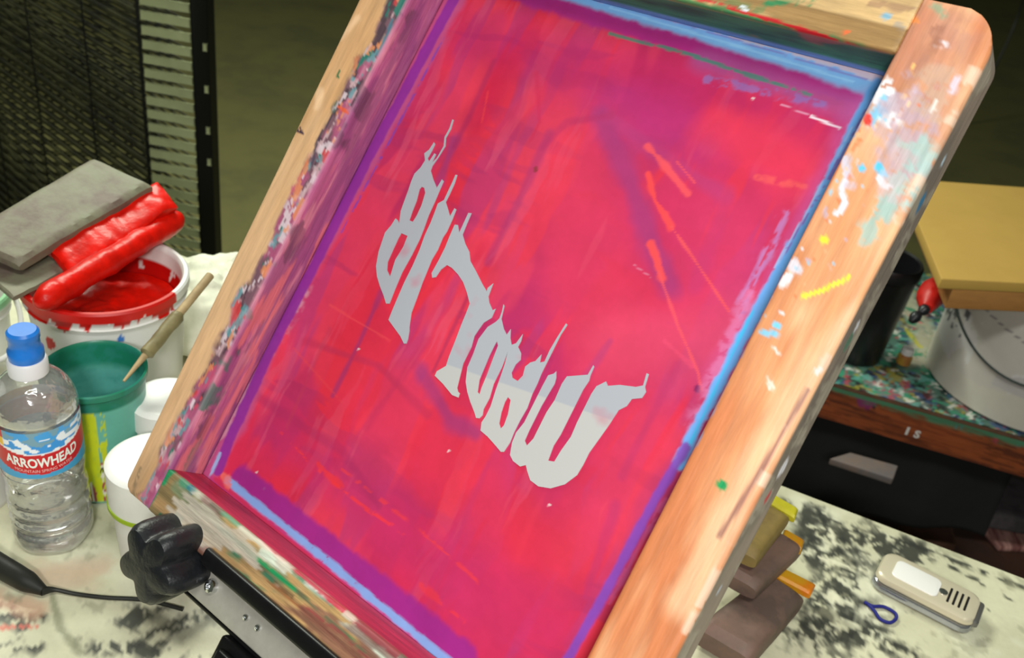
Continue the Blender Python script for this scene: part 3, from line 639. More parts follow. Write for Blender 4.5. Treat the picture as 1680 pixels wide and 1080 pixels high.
for a0, z0_, c_, s_ in ((-1.95, .105, (200, 20, 30), .006), (-1.0, .118, (60, 120, 200), .004), (-.95, .077, (205, 40, 50), .005), (-1.15, .112, (200, 30, 30), .003), (-2.0, .10, (200, 30, 40), .004)):
    d_ = np.hypot((ang-a0)*.07, z-z0_); m_ = ((d_ < s_) & (~insd)).astype(float); col = col*(1-m_[:, None])+lin(c_)*m_[:, None]
put('pail_body', v, f, m_whitea, pa, colors=col)
# ink surface, lumpy
V = []; F = []; nr, na = 24, 72
for i in range(nr+1):
    for k in range(na):
        r = .0675*i/nr; a = 2*math.pi*k/na; x, y = r*math.cos(a), r*math.sin(a)
        V.append((ci[0]+x, ci[1]+y, .108+.010*float(fbm(np.array([x+1.]), np.array([y+1.]), 40, 2)[0])))
for i in range(nr):
    for k in range(na): F.append((i*na+k, i*na+(k+1) % na, (i+1)*na+(k+1) % na, (i+1)*na+k)[::-1] if False else (i*na+k, (i+1)*na+k, (i+1)*na+(k+1) % na, i*na+(k+1) % na))
ik = put('red_ink', V, F, m_red, pa); ik['label'] = 'wet red ink'
v, f = tube([(ci[0]+.0775*math.cos(a), ci[1]+.0775*math.sin(a), .134-.03*abs(math.sin((a+1.3)))) for a in np.linspace(-1.3, 1.84, 40)], .0016, 8)

# squeegees lying over the red pail
m_oldw = mat('ink_greyed_wood', (142, 142, 116), .6, c2=(102, 88, 78), nscale=24, noise=.4, bump=.4, bscale=70, stretch=(1, 1, 1))
m_blade = mat('amber_rubber', (205, 160, 30), .4, noise=.2, nscale=60)
def lumpy(V, F, amp, fr, sub=2):
    bm = bmesh.new(); bv = [bm.verts.new(Vector([float(q) for q in v])) for v in V]
    for q in F:
        try: bm.faces.new([bv[i] for i in q])
        except Exception: pass
    for _ in range(sub): bmesh.ops.subdivide_edges(bm, edges=list(bm.edges), cuts=1, use_grid_fill=True)
    bm.normal_update()
    cos = np.array([v.co for v in bm.verts]); n = fbm(cos[:, 0]+cos[:, 2], cos[:, 1]+cos[:, 2]*.7, fr, 11, 3)-.5
    for v, k in zip(bm.verts, n): v.co += v.normal*float(k)*amp
    bm.verts.index_update(); V = [v.co.copy() for v in bm.verts]; F = [[v.index for v in f.verts] for f in bm.faces]; bm.free(); return V, F
def grid_slab(p00, p10, p11, p01, th, n1=40, n2=14, rnd=.35):
    """closed slab between four top corners, thickness th downwards along its normal; rounded"""
    p00, p10, p11, p01 = map(np.array, (p00, p10, p11, p01)); nrm = np.cross(p10-p00, p01-p00); nrm /= np.linalg.norm(nrm)
    if nrm[2] < 0: nrm = -nrm
    V = []; F = []
    ring = [(t, 0) for t in np.linspace(0, 1, n2)] + [(1, s) for s in np.linspace(0, 1, 6)[1:-1]] + [(t, 1) for t in np.linspace(1, 0, n2)] + [(0, s) for s in np.linspace(1, 0, 6)[1:-1]]
    wd = np.linalg.norm(p01-p00)
    for i in range(n1):
        u = i/(n1-1); a = p00+(p10-p00)*u; b = p01+(p11-p01)*u
        e = min(u, 1-u)*np.linalg.norm(p10-p00); sh = 1-(1-rnd)*0 
        k = min(1, e/(th*rnd)) ; shr = 1-(1-math.sqrt(max(0, 1-(1-k)**2)))*.5
        for t, s in ring:
            tt = .5+(t-.5)*(1 if True else 1); ss = .5+(s-.5)*shr
            # round the long edges
            et = min(tt, 1-tt)*wd; kk = min(1, et/(th*rnd)); ss = .5+(ss-.5)*(1-(1-math.sqrt(max(0, 1-(1-kk)**2)))*.45)
            V.append(a+(b-a)*tt - nrm*th*ss)
    m = len(ring)
    for i in range(n1-1):
        for k in range(m): j = (k+1) % m; F.append((i*m+k, i*m+j, (i+1)*m+j, (i+1)*m+k))
    F.append(tuple(range(m))[::-1]); F.append(tuple((n1-1)*m+k for k in range(m)))
    return V, F
def noisy(V, amp, fr, seed=0):
    P = np.array([list(v) for v in V], float); c = P.mean(0)
    n = fbm(P[:, 0]+P[:, 2]*1.3, P[:, 1]-P[:, 2], fr, seed, 3)-.5; n2 = fbm(P[:, 1]+P[:, 2], P[:, 0], fr, seed+5, 3)-.5
    P[:, 2] += n*amp; P[:, 0] += n2*amp*.7; return P
# upper squeegee : wooden handle plus red blade
s1 = thing('squeegee', 'upper squeegee with broad grey wooden handle and red ink blade, resting across the red pail', 'squeegee', at(140, 360, .17), 'squeegees over the red ink pail')
v, f = grid_slab(at(-70, 385, .190), at(152, 256, .218), at(250, 300, .206), at(30, 430, .178), .016, 46, 16)
put('handle', noisy(v, .002, 40), f, m_oldw, s1)
v, f = grid_slab(at(82, 405, .178), at(258, 292, .202), at(290, 330, .192), at(118, 446, .166), .018, 50, 16, .8)
b1 = put('blade', noisy(v, .008, 45, 3), f, m_red, s1); b1['label'] = 'blade thickly coated in wet red ink'
s2 = thing('squeegee', 'lower squeegee with long round red ink blade, its handle end at the left edge', 'squeegee', at(150, 440, .155), 'squeegees over the red ink pail')
v, f = grid_slab(at(-60, 420, .160), at(60, 405, .161), at(112, 438, .160), at(20, 485, .159), .008, 40, 14)
put('handle', noisy(v, .002, 40, 2), f, m_oldw, s2)
pa_, pb_ = at(60, 500, .1655), at(296, 356, .1665)
pts = [pa_+(pb_-pa_)*t for t in np.linspace(0, 1, 60)]
v, f = tube(pts, [.0125*math.sqrt(max(.05, 1-abs(2*t-1)**14)) for t in np.linspace(0, 1, 60)], 18)
b2 = put('blade', noisy(v, .005, 60, 9), f, m_red, s2); b2['label'] = 'blade thickly coated in wet red ink'
v, f = grid_slab(at(62, 470, .168), at(112, 444, .170), at(122, 456, .168), at(75, 486, .166), .005, 16, 8)
put('blade_edge', v, f, mat('lime_rubber', (176, 180, 40), .5, noise=.2), b2)

# ------------------------------------------------------------------ teal bucket
ct = at(155, 603, .132); ct = np.array([ct[0]-.002, ct[1]+.002, 0.]); Ht = .130
tl = thing('teal_bucket', 'small open bucket coated in teal ink with yellow drips, beside the water bottle', 'bucket', ct)
m_teal = mat('teal_ink', (70, 150, 138), .35, attr='paint', noise=.12, nscale=30, bump=.15)
prof = [(.0001, 0), (.031, 0), (.034, .003), (.0425, Ht-.008), (.0445, Ht-.006), (.0445, Ht-.001), (.043, Ht), (.0415, Ht-.002), (.0385, .075), (.037, .055), (.0001, .052)]
v, f, ang, z, rr, idx, col = painted_lathe(prof, ct, (104, 178, 162))
x_ = v[:, 0]-ct[0]
ins = idx > .52
m_ = ins*sstep(Ht-.035, Ht-.02, z); col = col*(1-m_[:, None])+lin((28, 118, 92))*m_[:, None]
m_ = ins*(1-sstep(Ht-.035, Ht-.02, z)); col = col*(1-m_[:, None])+lin((84, 156, 148))*m_[:, None]
m_ = ins*sstep(.5, .62, fbm(ang, z*60, 3, 4))*.4; col = col*(1-m_[:, None])+lin((50, 130, 122))*m_[:, None]
out = ~ins
vd = math.atan2(-ct[1], -ct[0])                                     # direction toward the viewer
da = (ang-vd+math.pi) % (2*math.pi)-math.pi
def pc(mask, c_):
    global col
    m_ = mask.astype(float)[:, None]; col = col*(1-m_)+lin(c_)*m_
pc(out & (z < .052) & (z > .004) & (da < .75) & (da > -1.2), (232, 230, 214))
pc(out & (z < .052) & (z > .004) & (abs(((da*5) % 1)-.5) < .22) & (fbm(da*4, z*90, 2, 3) > .48), (170, 70, 84))
pc(out & (z < .022) & (z > .004) & (abs(((da*4+.3) % 1)-.5) < .2), (128, 52, 62))
pc(out & (z < .046) & (z > .040) & (abs(da+.1) < .12), (30, 24, 40))
yl = out & (z > .004)
for a0, w0, zt, zb in ((-.62, .12, .112, .02), (-.42, .13, .098, .03), (-.2, .10, .112, .058), (-.40, .28, .088, .052), (.02, .06, .078, .004), (-.2, .07, .06, .0), (-.55, .10, .06, .01)):
    pc(yl & (abs(da-a0 - .06*(fbm(z*40, z*0, 2, 6)-.5)) < w0*(.85+.7*fbm(z*70, z*0+a0, 1.5, 7))) & (z < zt) & (z > zb), (200, 212, 30))
pc(yl & (fbm(da*8, z*70, 1.6, 12) > .6) & (z > .02) & (z < .11) & (da < .1), (186, 206, 50))
put('bucket_body', v, f, m_teal, tl, colors=col)
v, f = lathe([(.0001, .0), (.0378, .0), (.0378, .001), (.0001, .001)], (ct[0], ct[1], .066), 60)
put('teal_ink', v, f, mat('teal_liquid', (104, 172, 162), .2, noise=.1, nscale=30, bump=.2), tl)
# stirring stick from the bucket to behind the frame
m_stick = mat('dirty_stick', (176, 152, 112), .6, noise=.3, nscale=60, stretch=(1, 1, 1))
p0, p1 = at(203, 626, .128), at(345, 452, .17)
k_ = thing('stirring_stick', 'long thin wooden stick leaning from teal bucket toward the screen frame', 'stick', p0)
pts = [p0+(p1-p0)*t for t in np.linspace(0, 1, 20)]
v, f = tube(pts, [.0012+.0028*min(1, t*3) for t in np.linspace(0, 1, 20)], 10); put('shaft', v, f, m_stick, k_)
v, f = tube([p0+(p1-p0)*t for t in np.linspace(.22, .62, 16)], [.002]+[.0062]*14+[.004], 12)
o_ = put('ink_crust', noisy(v, .003, 80, 4), f, mat('olive_ink', (128, 118, 82), .5, noise=.35, nscale=60), k_); o_['label'] = 'olive dried ink sleeve'

# white jars
def jar(c, H, r, label, lime=False, lidh=.022):
    t = thing('lidded_jar', label, 'jar', (c[0], c[1], 0), 'white jars beside the frame')
    body = [(.0001, 0), (r*.86, 0), (r*.88, .003), (r*.94, H-lidh-.001), (.0001, H-lidh-.001)]
    put('jar_body', *lathe(body, (c[0], c[1], 0)), m_white, t)
    lid = [(.0001, H-lidh), (r-.001, H-lidh), (r, H-lidh+.001), (r, H-.003), (r-.003, H-.0005), (r-.006, H), (r-.009, H-.0006), (.0001, H-.0006)]
    lid_o = put('lid', *lathe(lid, (c[0], c[1], 0), 72), m_white, t)
    if lime:
        q = []
        v, f = lathe([(r-.001, H-lidh-.004), (r+.001, H-lidh-.003), (r+.001, H-lidh+.001), (r-.001, H-lidh+.001)], (c[0], c[1], 0), 72, True)
        o = put('lid_seal', v, f, mat('lime_ink', (150, 178, 20), .4), lid_o); o['label'] = 'lime green ink ring under the lid'
    return t
cj = at(250, 752, .102); jar(cj, .102, .0375, 'white lidded jar with lime green ring, behind the lower corner of the frame', True, .040)
cj2 = at(273, 650, .100); jar(cj2, .100, .032, 'white lidded jar right beside the teal bucket, behind the limed jar', False, .026)

# crumpled cloth behind the rail
m_cloth = mat('white_cloth', (226, 226, 206), .8, noise=.15, nscale=40)
V = []; F = []; n = 60
cc = at(352, 505, .02)
for i in range(n):
    for j in range(n):
        x = (i/(n-1)-.5)*.20; y = (j/(n-1)-.5)*.20
        hgt = .012 + .085*max(0, 1-(x*x+y*y)/.0095)**.7*(.65+.8*float(fbm(np.array([x+3.]), np.array([y+3.]), 24, 5)[0]))*.75 if x*x+y*y < .0095 else .002
        wx = .010*(float(fbm(np.array([x+9.]), np.array([y]), 30, 2)[0])-.5)
        V.append((cc[0]+x+wx, cc[1]+y-wx, max(.0015, hgt)))
for i in range(n-1):
    for j in range(n-1):
        k = [i*n+j, (i+1)*n+j, (i+1)*n+j+1, i*n+j+1]
        if all((V[q][0]-cc[0])**2+(V[q][1]-cc[1])**2 < .0098 for q in k): F.append(k)
used = sorted({q for f_ in F for q in f_}); mp_ = {q: i for i, q in enumerate(used)}
cth = put('crumpled_cloth', [V[q] for q in used], [[mp_[q] for q in f_] for f_ in F], m_cloth)
mo = cth.modifiers.new('thickness', 'SOLIDIFY'); mo.thickness = .0015
tag(recentre(cth), 'crumpled off-white cloth heaped right of the red pail, half behind the frame', 'cloth')

# big white pail at the left edge
cp = at(-32, 484, .12); cp = np.array([cp[0]-.024, cp[1], 0.]); Hp = .12
lp = thing('white_pail', 'small white pail with pale green rim at the left edge, under the squeegee handles', 'pail', cp)
v, f, ang, z, rr, idx, col = painted_lathe(pail(0, Hp, .044, .038), cp, (230, 230, 222))
m_ = (z > Hp-.009).astype(float); col = col*(1-m_[:, None])+lin((150, 214, 160))*m_[:, None]
put('pail_body', v, f, m_whitea, lp, colors=col)
v, f = tube([(cp[0]+.0515*math.cos(a), cp[1]+.0515*math.sin(a), Hp-.012-.045*math.sin((a+1.9)/3.0*math.pi)) for a in np.linspace(-1.9, 1.1, 30)], .0028, 10)
put('handle', v, f, m_white, lp)
cq = at(-62, 806, 0.); cq = np.array([cq[0], cq[1], 0.])
tu = thing('white_tub', 'white tub with faint pink print at the left edge, mostly hidden behind the water bottle', 'tub', cq)
v, f, ang, z, rr, idx, col = painted_lathe([(.0001, 0), (.044, 0), (.0455, .003), (.048, .095), (.049, .097), (.049, .104), (.0475, .105), (.0001, .1045)], cq, (230, 228, 224))
m_ = ((z < .09) & (z > .03) & (abs(((z*90) % 1)-.5) < .2) & (fbm(ang*30, z*300, 1, 5) > .5)).astype(float)*.7; col = col*(1-m_[:, None])+lin((215, 120, 125))*m_[:, None]
put('tub_body', v, f, m_whitea, tu, colors=col)

# ------------------------------------------------------------------ water bottle
cb = np.array([-.3690, .600, 0.]); 
bt = thing('water_bottle', 'clear plastic water bottle with blue cap and red and blue label on the table', 'bottle', cb)
m_pet = bpy.data.materials.new('clear_plastic'); m_pet.use_nodes = True
nt = m_pet.node_tree; N = nt.nodes; L = nt.links; N.remove(N['Principled BSDF'])
tr = N.new('ShaderNodeBsdfTransparent'); tr.inputs[0].default_value = (.86, .87, .86, 1); gl = N.new('ShaderNodeBsdfGlossy'); gl.inputs['Roughness'].default_value = .12; gl.inputs[0].default_value = (1, 1, 1, 1)
df = N.new('ShaderNodeBsdfDiffuse'); df.inputs[0].default_value = (.55, .54, .53, 1)
lw = N.new('ShaderNodeLayerWeight'); lw.inputs[0].default_value = .35; m1 = N.new('ShaderNodeMixShader'); m2 = N.new('ShaderNodeMixShader'); m2.inputs[0].default_value = .30
nzb = N.new('ShaderNodeTexNoise'); nzb.inputs['Scale'].default_value = 90; bpn = N.new('ShaderNodeBump'); bpn.inputs['Strength'].default_value = .7; bpn.inputs['Distance'].default_value = .003
tcb = N.new('ShaderNodeTexCoord'); L.new(tcb.outputs['Object'], nzb.inputs['Vector']); L.new(nzb.outputs['Fac'], bpn.inputs['Height']); L.new(bpn.outputs[0], gl.inputs['Normal']); L.new(bpn.outputs[0], lw.inputs['Normal'])
mrl = N.new('ShaderNodeMapRange'); mrl.inputs[3].default_value = .12; mrl.inputs[4].default_value = .8; L.new(lw.outputs['Facing'], mrl.inputs[0])
L.new(tr.outputs[0], m2.inputs[1]); L.new(df.outputs[0], m2.inputs[2]); L.new(mrl.outputs[0], m1.inputs[0]); L.new(m2.outputs[0], m1.inputs[1]); L.new(gl.outputs[0], m1.inputs[2])
L.new(m1.outputs[0], N['Material Output'].inputs['Surface'])
prof = [(.0001, .004), (.012, .003), (.022, 0), (.029, .002), (.0318, .008), (.0322, .014)]
for k in range(3): prof += [(.0322, .020+k*.013), (.0306, .024+k*.013), (.0306, .027+k*.013), (.0322, .031+k*.013)]
prof += [(.0318, .062), (.0308, .070), (.0322, .084), (.0312, .090), (.0312, .137), (.0325, .141), (.0325, .146), (.0315, .152), (.0285, .160), (.0235, .167), (.0175, .172), (.0135, .175), (.0132, .178)]
q = smooth_pts([(r, z, 0) for r, z in prof], 3); q = [(max(.0001, a[0]), a[1]) for a in q]
v, f = lathe(q, cb, 80); f = f[:-1]
# five petal foot
P = np.array(v); ang = np.arctan2(P[:, 1]-cb[1], P[:, 0]-cb[0]); rr = np.hypot(P[:, 1]-cb[1], P[:, 0]-cb[0]); P[:, 2] += (P[:, 2] < .012)*.003*(1+np.cos(5*ang))*.5*(rr > .01)
put('bottle_body', P, f, m_pet, bt)
m_water = mat('water', (250, 250, 250), .02, trans=1., ior=1.33)
q2 = [(.0001, .0065), (.021, .0065), (.0295, .012)] + [(r-.0012, z) for r, z in prof[6:] if .018 < z < .066] + [(.0298, .066), (.0001, .066)]
put('water', *lathe(q2, cb, 72), m_water, bt)
m_cap = mat('blue_cap', (34, 120, 214), .3, noise=.15, nscale=60)
put('neck_collar', *lathe([(.0138, .174), (.0148, .175), (.0148, .186), (.0135, .188), (.0001, .188)], cb, 48), mat('frosted_collar', (222, 222, 226), .4), bt)
put('sport_cap', *lathe([(.0125, .188), (.0132, .190), (.0132, .196), (.0118, .198), (.0112, .206), (.0120, .2075), (.0118, .212), (.0100, .214), (.0001, .214)], cb, 48), m_cap, bt)
# label
vdb = math.atan2(-cb[1], -cb[0])
na, nz_ = 260, 46; V = []; cl_ = []
zlo = lambda a: .086+.010*a*a*.5; zhi = .129
rl = .0329
for i in range(na):
    a = 2*math.pi*i/na; d = (a-vdb+math.pi) % (2*math.pi)-math.pi
    for k in range(nz_):
        t = k/(nz_-1); z = .092+t*.046; V.append((cb[0]+rl*math.cos(a), cb[1]+rl*math.sin(a), z))
        dip = .006*min(d*d, 2.2); u = z-.092-dip
        nn_ = float(vnoise(np.array([d*6.]), np.array([z*300.]), 3)[0])
        if u < .004: c_ = (70, 160, 210)
        elif u < .0235: c_ = (200, 24, 36)
        elif u < .0248: c_ = (240, 240, 245)
        elif d < -.9: c_ = (240, 190, 50) if u < .033 else (200, 40, 50)
        elif u < .031+.010*nn_: c_ = (236, 242, 250) if nn_ > .45 else (60, 150, 225)
        else: c_ = (70, 160, 226) if nn_ > .4 else (120, 160, 180)
        cl_.append(lin(c_))
F = [(i*nz_+k, ((i+1) % na)*nz_+k, ((i+1) % na)*nz_+k+1, i*nz_+k+1) for i in range(na) for k in range(nz_-1)]
lab_ = put('label', V, F, mat('printed_label', rough=.35, attr='paint'), bt, colors=np.array(cl_))
def text_mesh(body, size, name='t', ext=.0, bold=.0):
    cu = bpy.data.curves.new(name, 'FONT'); cu.body = body; cu.size = size; cu.align_x = 'CENTER'; cu.resolution_u = 3; cu.offset = bold
    o = bpy.data.objects.new(name, cu); COL.objects.link(o)
    dg = bpy.context.evaluated_depsgraph_get(); dg.update(); me = bpy.data.meshes.new_from_object(o.evaluated_get(dg))
    bm = bmesh.new(); bm.from_mesh(me)
    bmesh.ops.triangulate(bm, faces=bm.faces); bmesh.ops.subdivide_edges(bm, edges=[e for e in bm.edges if e.calc_length() > size*.25], cuts=1); bmesh.ops.triangulate(bm, faces=bm.faces)
    V = [tuple(v.co) for v in bm.verts]; bm.verts.index_update(); F = [[v.index for v in f.verts] for f in bm.faces]; bm.free()
    bpy.data.objects.remove(o); bpy.data.curves.remove(cu); bpy.data.meshes.remove(me); return V, F
def wrap(V, c, r, a0, z0, dip=0.):
    out = []
    for x, y, _ in V:
        a = x/r; out.append((c[0]+r*math.cos(a0+a), c[1]+r*math.sin(a0+a), z0+y+dip*min(a*a, 2.2)))
    return out
v, f = text_mesh('ARROWHEAD', .0128, bold=.0004); xs = [q[0] for q in v]; sc_ = .058/(max(xs)-min(xs)); v = [(x*sc_, y, z) for x, y, z in v]
put('label_lettering', wrap(v, cb, rl+.0003, vdb, .1035, .006), f, mat('label_white_print', (238, 242, 238), .4), lab_, smooth=False)
v, f = text_mesh('MOUNTAIN SPRING WATER', .0042); xs = [q[0] for q in v]; sc_ = .045/(max(xs)-min(xs)); v = [(x*sc_, y, z) for x, y, z in v]
put('label_small_print', wrap(v, cb, rl+.0003, vdb, .0982, .006), f, mat('label_pink_print', (240, 190, 190), .4), lab_, smooth=False)

# black pen-like tool and cord at the lower left
m_cord = mat('black_rubber', (34, 34, 30), .5, noise=.3, nscale=60)
a0, a1 = at(-60, 895, .012), at(72, 970, .009)
tt = thing('hand_tool', 'dark tapered tool handle lying at the lower left edge of the table', 'tool', at(20, 940))
pts = [a0+(a1-a0)*t for t in np.linspace(0, 1, 24)]; v, f = tube(pts, [.011*(1-.25*t) if t < .8 else .011*(.8-2.2*(t-.8)) for t in np.linspace(0, 1, 24)], 18)
put('grip', noisy(v, .001, 90), f, m_cord, tt)
pts = smooth_pts([at(68, 970, .008), at(90, 968, .006), at(125, 975, .003), at(175, 981, .0025), at(240, 985, .0025), at(300, 1000, .0025)], 8)
v, f = tube(pts, [.0042-.0024*min(1, i/9) for i in range(len(pts))], 10); put('cord', v, f, m_cord, tt)

# ------------------------------------------------------------------ squeegees on the right under the frame
m_sw = mat('stained_handle_wood', (132, 104, 92), .6, c2=(90, 74, 66), nscale=22, noise=.3, bump=.4)
m_sw2 = mat('olive_handle_wood', (150, 128, 70), .6, c2=(110, 92, 54), nscale=22, noise=.3, bump=.4)
def z4(x, y): return (1100+x/2.897, 810+y/2.897)
m_or = mat('orange_rubber', (214, 120, 24), .4, c2=(200, 150, 30), nscale=40)
m_yl = mat('yellow_green_rubber', (186, 178, 40), .45, noise=.2, nscale=40)
def quad(ps, z): return [at(*z4(*q), z) for q in ps]
def flat_sq(label, corners, z, th, blade, zb, mh, mb, bt_=.010):
    c = quad(corners, z); t = thing('wooden_squeegee', label, 'squeegee', (*np.mean(c, 0)[:2], z-th), 'squeegees under the right rail')
    v, f = grid_slab(c[0], c[1], c[2], c[3], th, 36, 14); put('handle', noisy(v, .0012, 60), f, mh, t)
    b = quad(blade, zb); v, f = grid_slab(b[0], b[1], b[2], b[3], bt_, 24, 8); put('blade', v, f, mb, t)
flat_sq('wooden squeegee with orange blade nearest the camera, lowest of the stack', [(470, 350), (650, 470), (395, 765), (130, 610)], .032, .032, [(525, 340), (695, 425), (670, 475), (500, 385)], .030, m_sw, m_or)
flat_sq('middle wooden squeegee with an orange tipped end, between its two neighbours', [(520, 160), (640, 235), (420, 440), (240, 340)], .058, .024, [(545, 160), (640, 215), (625, 265), (528, 205)], .055, m_sw, m_or)
flat_sq('topmost olive wooden squeegee with yellow-green blade, touching the right rail', [(430, 10), (575, 95), (420, 300), (250, 220)], .080, .020, [(480, -10), (612, 66), (596, 112), (462, 30)], .079, m_sw2, m_yl)

# phone ----------------------------------------------------------------
z_ = .014
c4 = [np.array(at(*q, z_)) for q in ((1463, 912), (1603, 974), (1582, 1030), (1444, 950))]
cx = (c4[1]-c4[0]+c4[2]-c4[3])/2; wl_ = np.linalg.norm(cx); cx /= wl_; cy = np.cross((0, 0, 1.), cx); wd_ = .046; cen = sum(c4)/4
print('phone', wl_, np.linalg.norm(c4[3]-c4[0]))
ph = thing('mobile_phone', 'silver flip phone with a chrome edge lying on the right of the table', 'phone', (cen[0], cen[1], 0))
wl_ = .094
def ploc(x, y, z): return (cen[0]+cx[0]*x+cy[0]*y, cen[1]+cx[1]*x+cy[1]*y, z)
def prr(hx, hy, z0, z1, r, bev, x0=0, y0=0, n=8):
    pts = []
    for sx, sy, a0 in ((1, 1, 0), (-1, 1, 90), (-1, -1, 180), (1, -1, 270)):
        for k in range(n+1):
            a = math.radians(a0+90*k/n); pts.append((x0+sx*(hx-r)+r*math.cos(a), y0+sy*(hy-r)+r*math.sin(a)))
    m = len(pts); V = []
    for s_, z in ((bev, z0), (0, z0+bev), (0, z1-bev), (bev*.35, z1-bev*.3), (bev, z1)):
        for x, y in pts:
            l = 1-s_/max(hx, hy); V.append(ploc(x0+(x-x0)*(1-s_/hx), y0+(y-y0)*(1-s_/hy), z))
    F = [(i*m+k, i*m+(k+1) % m, (i+1)*m+(k+1) % m, (i+1)*m+k) for i in range(4) for k in range(m)]
    F.append(tuple(range(m))[::-1]); F.append(tuple(4*m+k for k in range(m))); return V, F
m_sil = mat('champagne_silver', (216, 206, 180), .32, .25)
put('lower_shell', *prr(wl_/2, wd_/2, 0, .010, .012, .003), mat('dark_chrome', (176, 178, 184), .16, .8), ph)
ush = put('upper_shell', *prr(wl_/2-.0006, wd_/2-.0006, .0085, .0185, .0115, .004), m_sil, ph)
put('front_panel', *prr(.0215, .0135, .0180, .0193, .006, .0006, -.012, 0), mat('mirror_panel', (250, 248, 244), .3, .15), ush)
for k in range(4): put('speaker_slot', *prr(.0011, .011, .0178, .0188, .0010, .0002, .019+k*.0052, 0), mat('slot_black', (30, 28, 28), .4) if k == 0 else bpy.data.materials['slot_black'], ush)
v, f = lathe([(.0001, 0), (.0042, 0), (.0042, .0008), (.003, .0014), (.0001, .0016)], ploc(.013, 0, .0183), 24); put('lens', v, f, m_chr, ush)
put('hinge', *prr(.004, .016, .0084, .0165, .003, .002, wl_/2-.001, 0), mat('hinge_grey', (120, 118, 116), .35, .6), ph)
lp_ = smooth_pts([at(1418, 988, .0015), at(1432, 995, .002), at(1450, 996, .002), at(1468, 1006, .002), at(1470, 1015, .002), at(1460, 1022, .002), at(1444, 1016, .002), at(1434, 1002, .003), at(1424, 992, .003)], 6)
tag(recentre(put('strap_loop', *tube(lp_, .0016, 8), mat('navy_cord', (30, 34, 120), .5))), 'small navy blue strap loop on the table left of the phone', 'strap')

# ------------------------------------------------------------------ bench on the right
ZB = -.15
q1, q2_ = at(1410, 641, ZB)[:2], at(1660, 713, ZB)[:2]; bd = (q2_-q1)/np.linalg.norm(q2_-q1); bn = np.array([-bd[1], bd[0]])
def bp_(s, t): return q1+bd*s+bn*t
bs0, bs1, bdp = -.45, .95, .50
be = thing('side_bench', 'low wooden bench crusted with multicoloured ink behind the work table at right', 'bench', (*bp_(.2, .25), -.75))
n1, n2 = 420, 170
S, T = np.meshgrid(np.linspace(bs0, bs1, n1), np.linspace(0, bdp, n2), indexing='ij'); XY = q1+S.reshape(-1, 1)*bd+T.reshape(-1, 1)*bn
p = Paint(XY, (72, 104, 92), lambda a, b: tuple(at(a, b, ZB)[:2]))
for col, f_, lo, hi in (((30, 34, 34), 22, .5, .56), ((110, 122, 118), 30, .54, .6), ((60, 80, 120), 34, .58, .62), ((30, 110, 84), 40, .57, .6), ((150, 140, 50), 30, .6, .64), ((160, 70, 80), 45, .63, .66), ((205, 205, 195), 50, .64, .67), ((24, 26, 26), 55, .6, .63), ((90, 150, 140), 60, .63, .66)):
    p.noise(col, f_*1.3, lo-.01, hi+.02, .8)
p.stroke([(1480, 480), (1520, 560), (1500, 590)], 110, (176, 172, 150), .85, .5, .5, 14, gap=.35); p.stroke([(1485, 540), (1510, 570)], 22, (186, 180, 50), .85, .5, .6, 30); p.stroke([(1495, 520), (1510, 530)], 26, (228, 90, 110), .8, .4, .6, 40); p.stroke([(1360, 630), (1400, 640)], 30, (150, 160, 30), .8, .5, .6, 40, gap=.4)
p.noise((52, 130, 100), 70, .66, .69, .9)
hz = .004*(fbm(XY[:, 0], XY[:, 1], 60, 3)-.3)
V = np.concatenate([XY, (ZB+hz)[:, None]], 1); F = [(i*n2+j, (i+1)*n2+j, (i+1)*n2+j+1, i*n2+j+1) for i in range(n1-1) for j in range(n2-1)]
o_ = put('bench_top', V, F, mat('ink_crust', rough=.5, attr='paint', bump=.3, nscale=80), be, colors=p.c)
v, f = rbox((*bp_((bs0+bs1)/2, bdp/2), ZB-.0115), (*(bd*(bs1-bs0)), 0), (*(bn*bdp), 0), (0, 0, .020), .001)
put('bench_board', v, f, mat('rough_board', (96, 66, 46), .7, noise=.3), be)
# front beam with drips
nb1, nb2 = 400, 22; fz = np.linspace(0, 1, nb2); V = []; pc_ = []
S, T = np.meshgrid(np.linspace(bs0, bs1, nb1), fz, indexing='ij'); S = S.ravel(); T = T.ravel(); BH = .060
base = bp_(0, -.012); XYb = base+S[:, None]*bd
V = np.concatenate([XYb, (ZB+.0005-T*BH)[:, None]], 1)
cc_ = np.tile(lin((122, 58, 30)), (len(V), 1)).astype(float)
def bmix(m, c_):
    global cc_
    cc_ = cc_*(1-m[:, None])+lin(c_)*m[:, None]
bmix(sstep(.45, .6, fbm(S*1.0, T*.9, 9, 3)), (92, 44, 26)); bmix(sstep(.5, .58, fbm(S*1.2, T*1.2, 16, 5))*.7, (150, 76, 40))
for c_, f_, th_, sd in (((16, 20, 24), 24, .60, 1), ((150, 40, 60), 22, .62, 2), ((120, 40, 90), 18, .64, 3), ((190, 190, 190), 30, .68, 4), ((60, 120, 130), 26, .66, 5), ((60, 110, 60), 20, .60, 6)):
    q = fbm(S, S*0+sd, f_, sd*7); bmix(sstep(th_, th_+.02, q-.25*T-(.08 if sd > 5 else 0)), c_)
bmix(sstep(.25, .05, T+.3*(fbm(S, T, 40, 9)-.5)), (70, 120, 90))
F = [(i*nb2+j, i*nb2+j+1, (i+1)*nb2+j+1, (i+1)*nb2+j) for i in range(nb1-1) for j in range(nb2-1)]
k0 = len(V); b0, b1_, b2_, b3_ = bp_(bs0, -.012), bp_(bs1, -.012), bp_(bs1, .026), bp_(bs0, .026)
V = np.concatenate([V, [(*b0, ZB-.0225), (*b1_, ZB-.0225), (*b1_, ZB+.0005-BH), (*b0, ZB+.0005-BH), (*b3_, ZB-.0225), (*b2_, ZB-.0225), (*b2_, ZB+.0005-BH), (*b3_, ZB+.0005-BH)]])
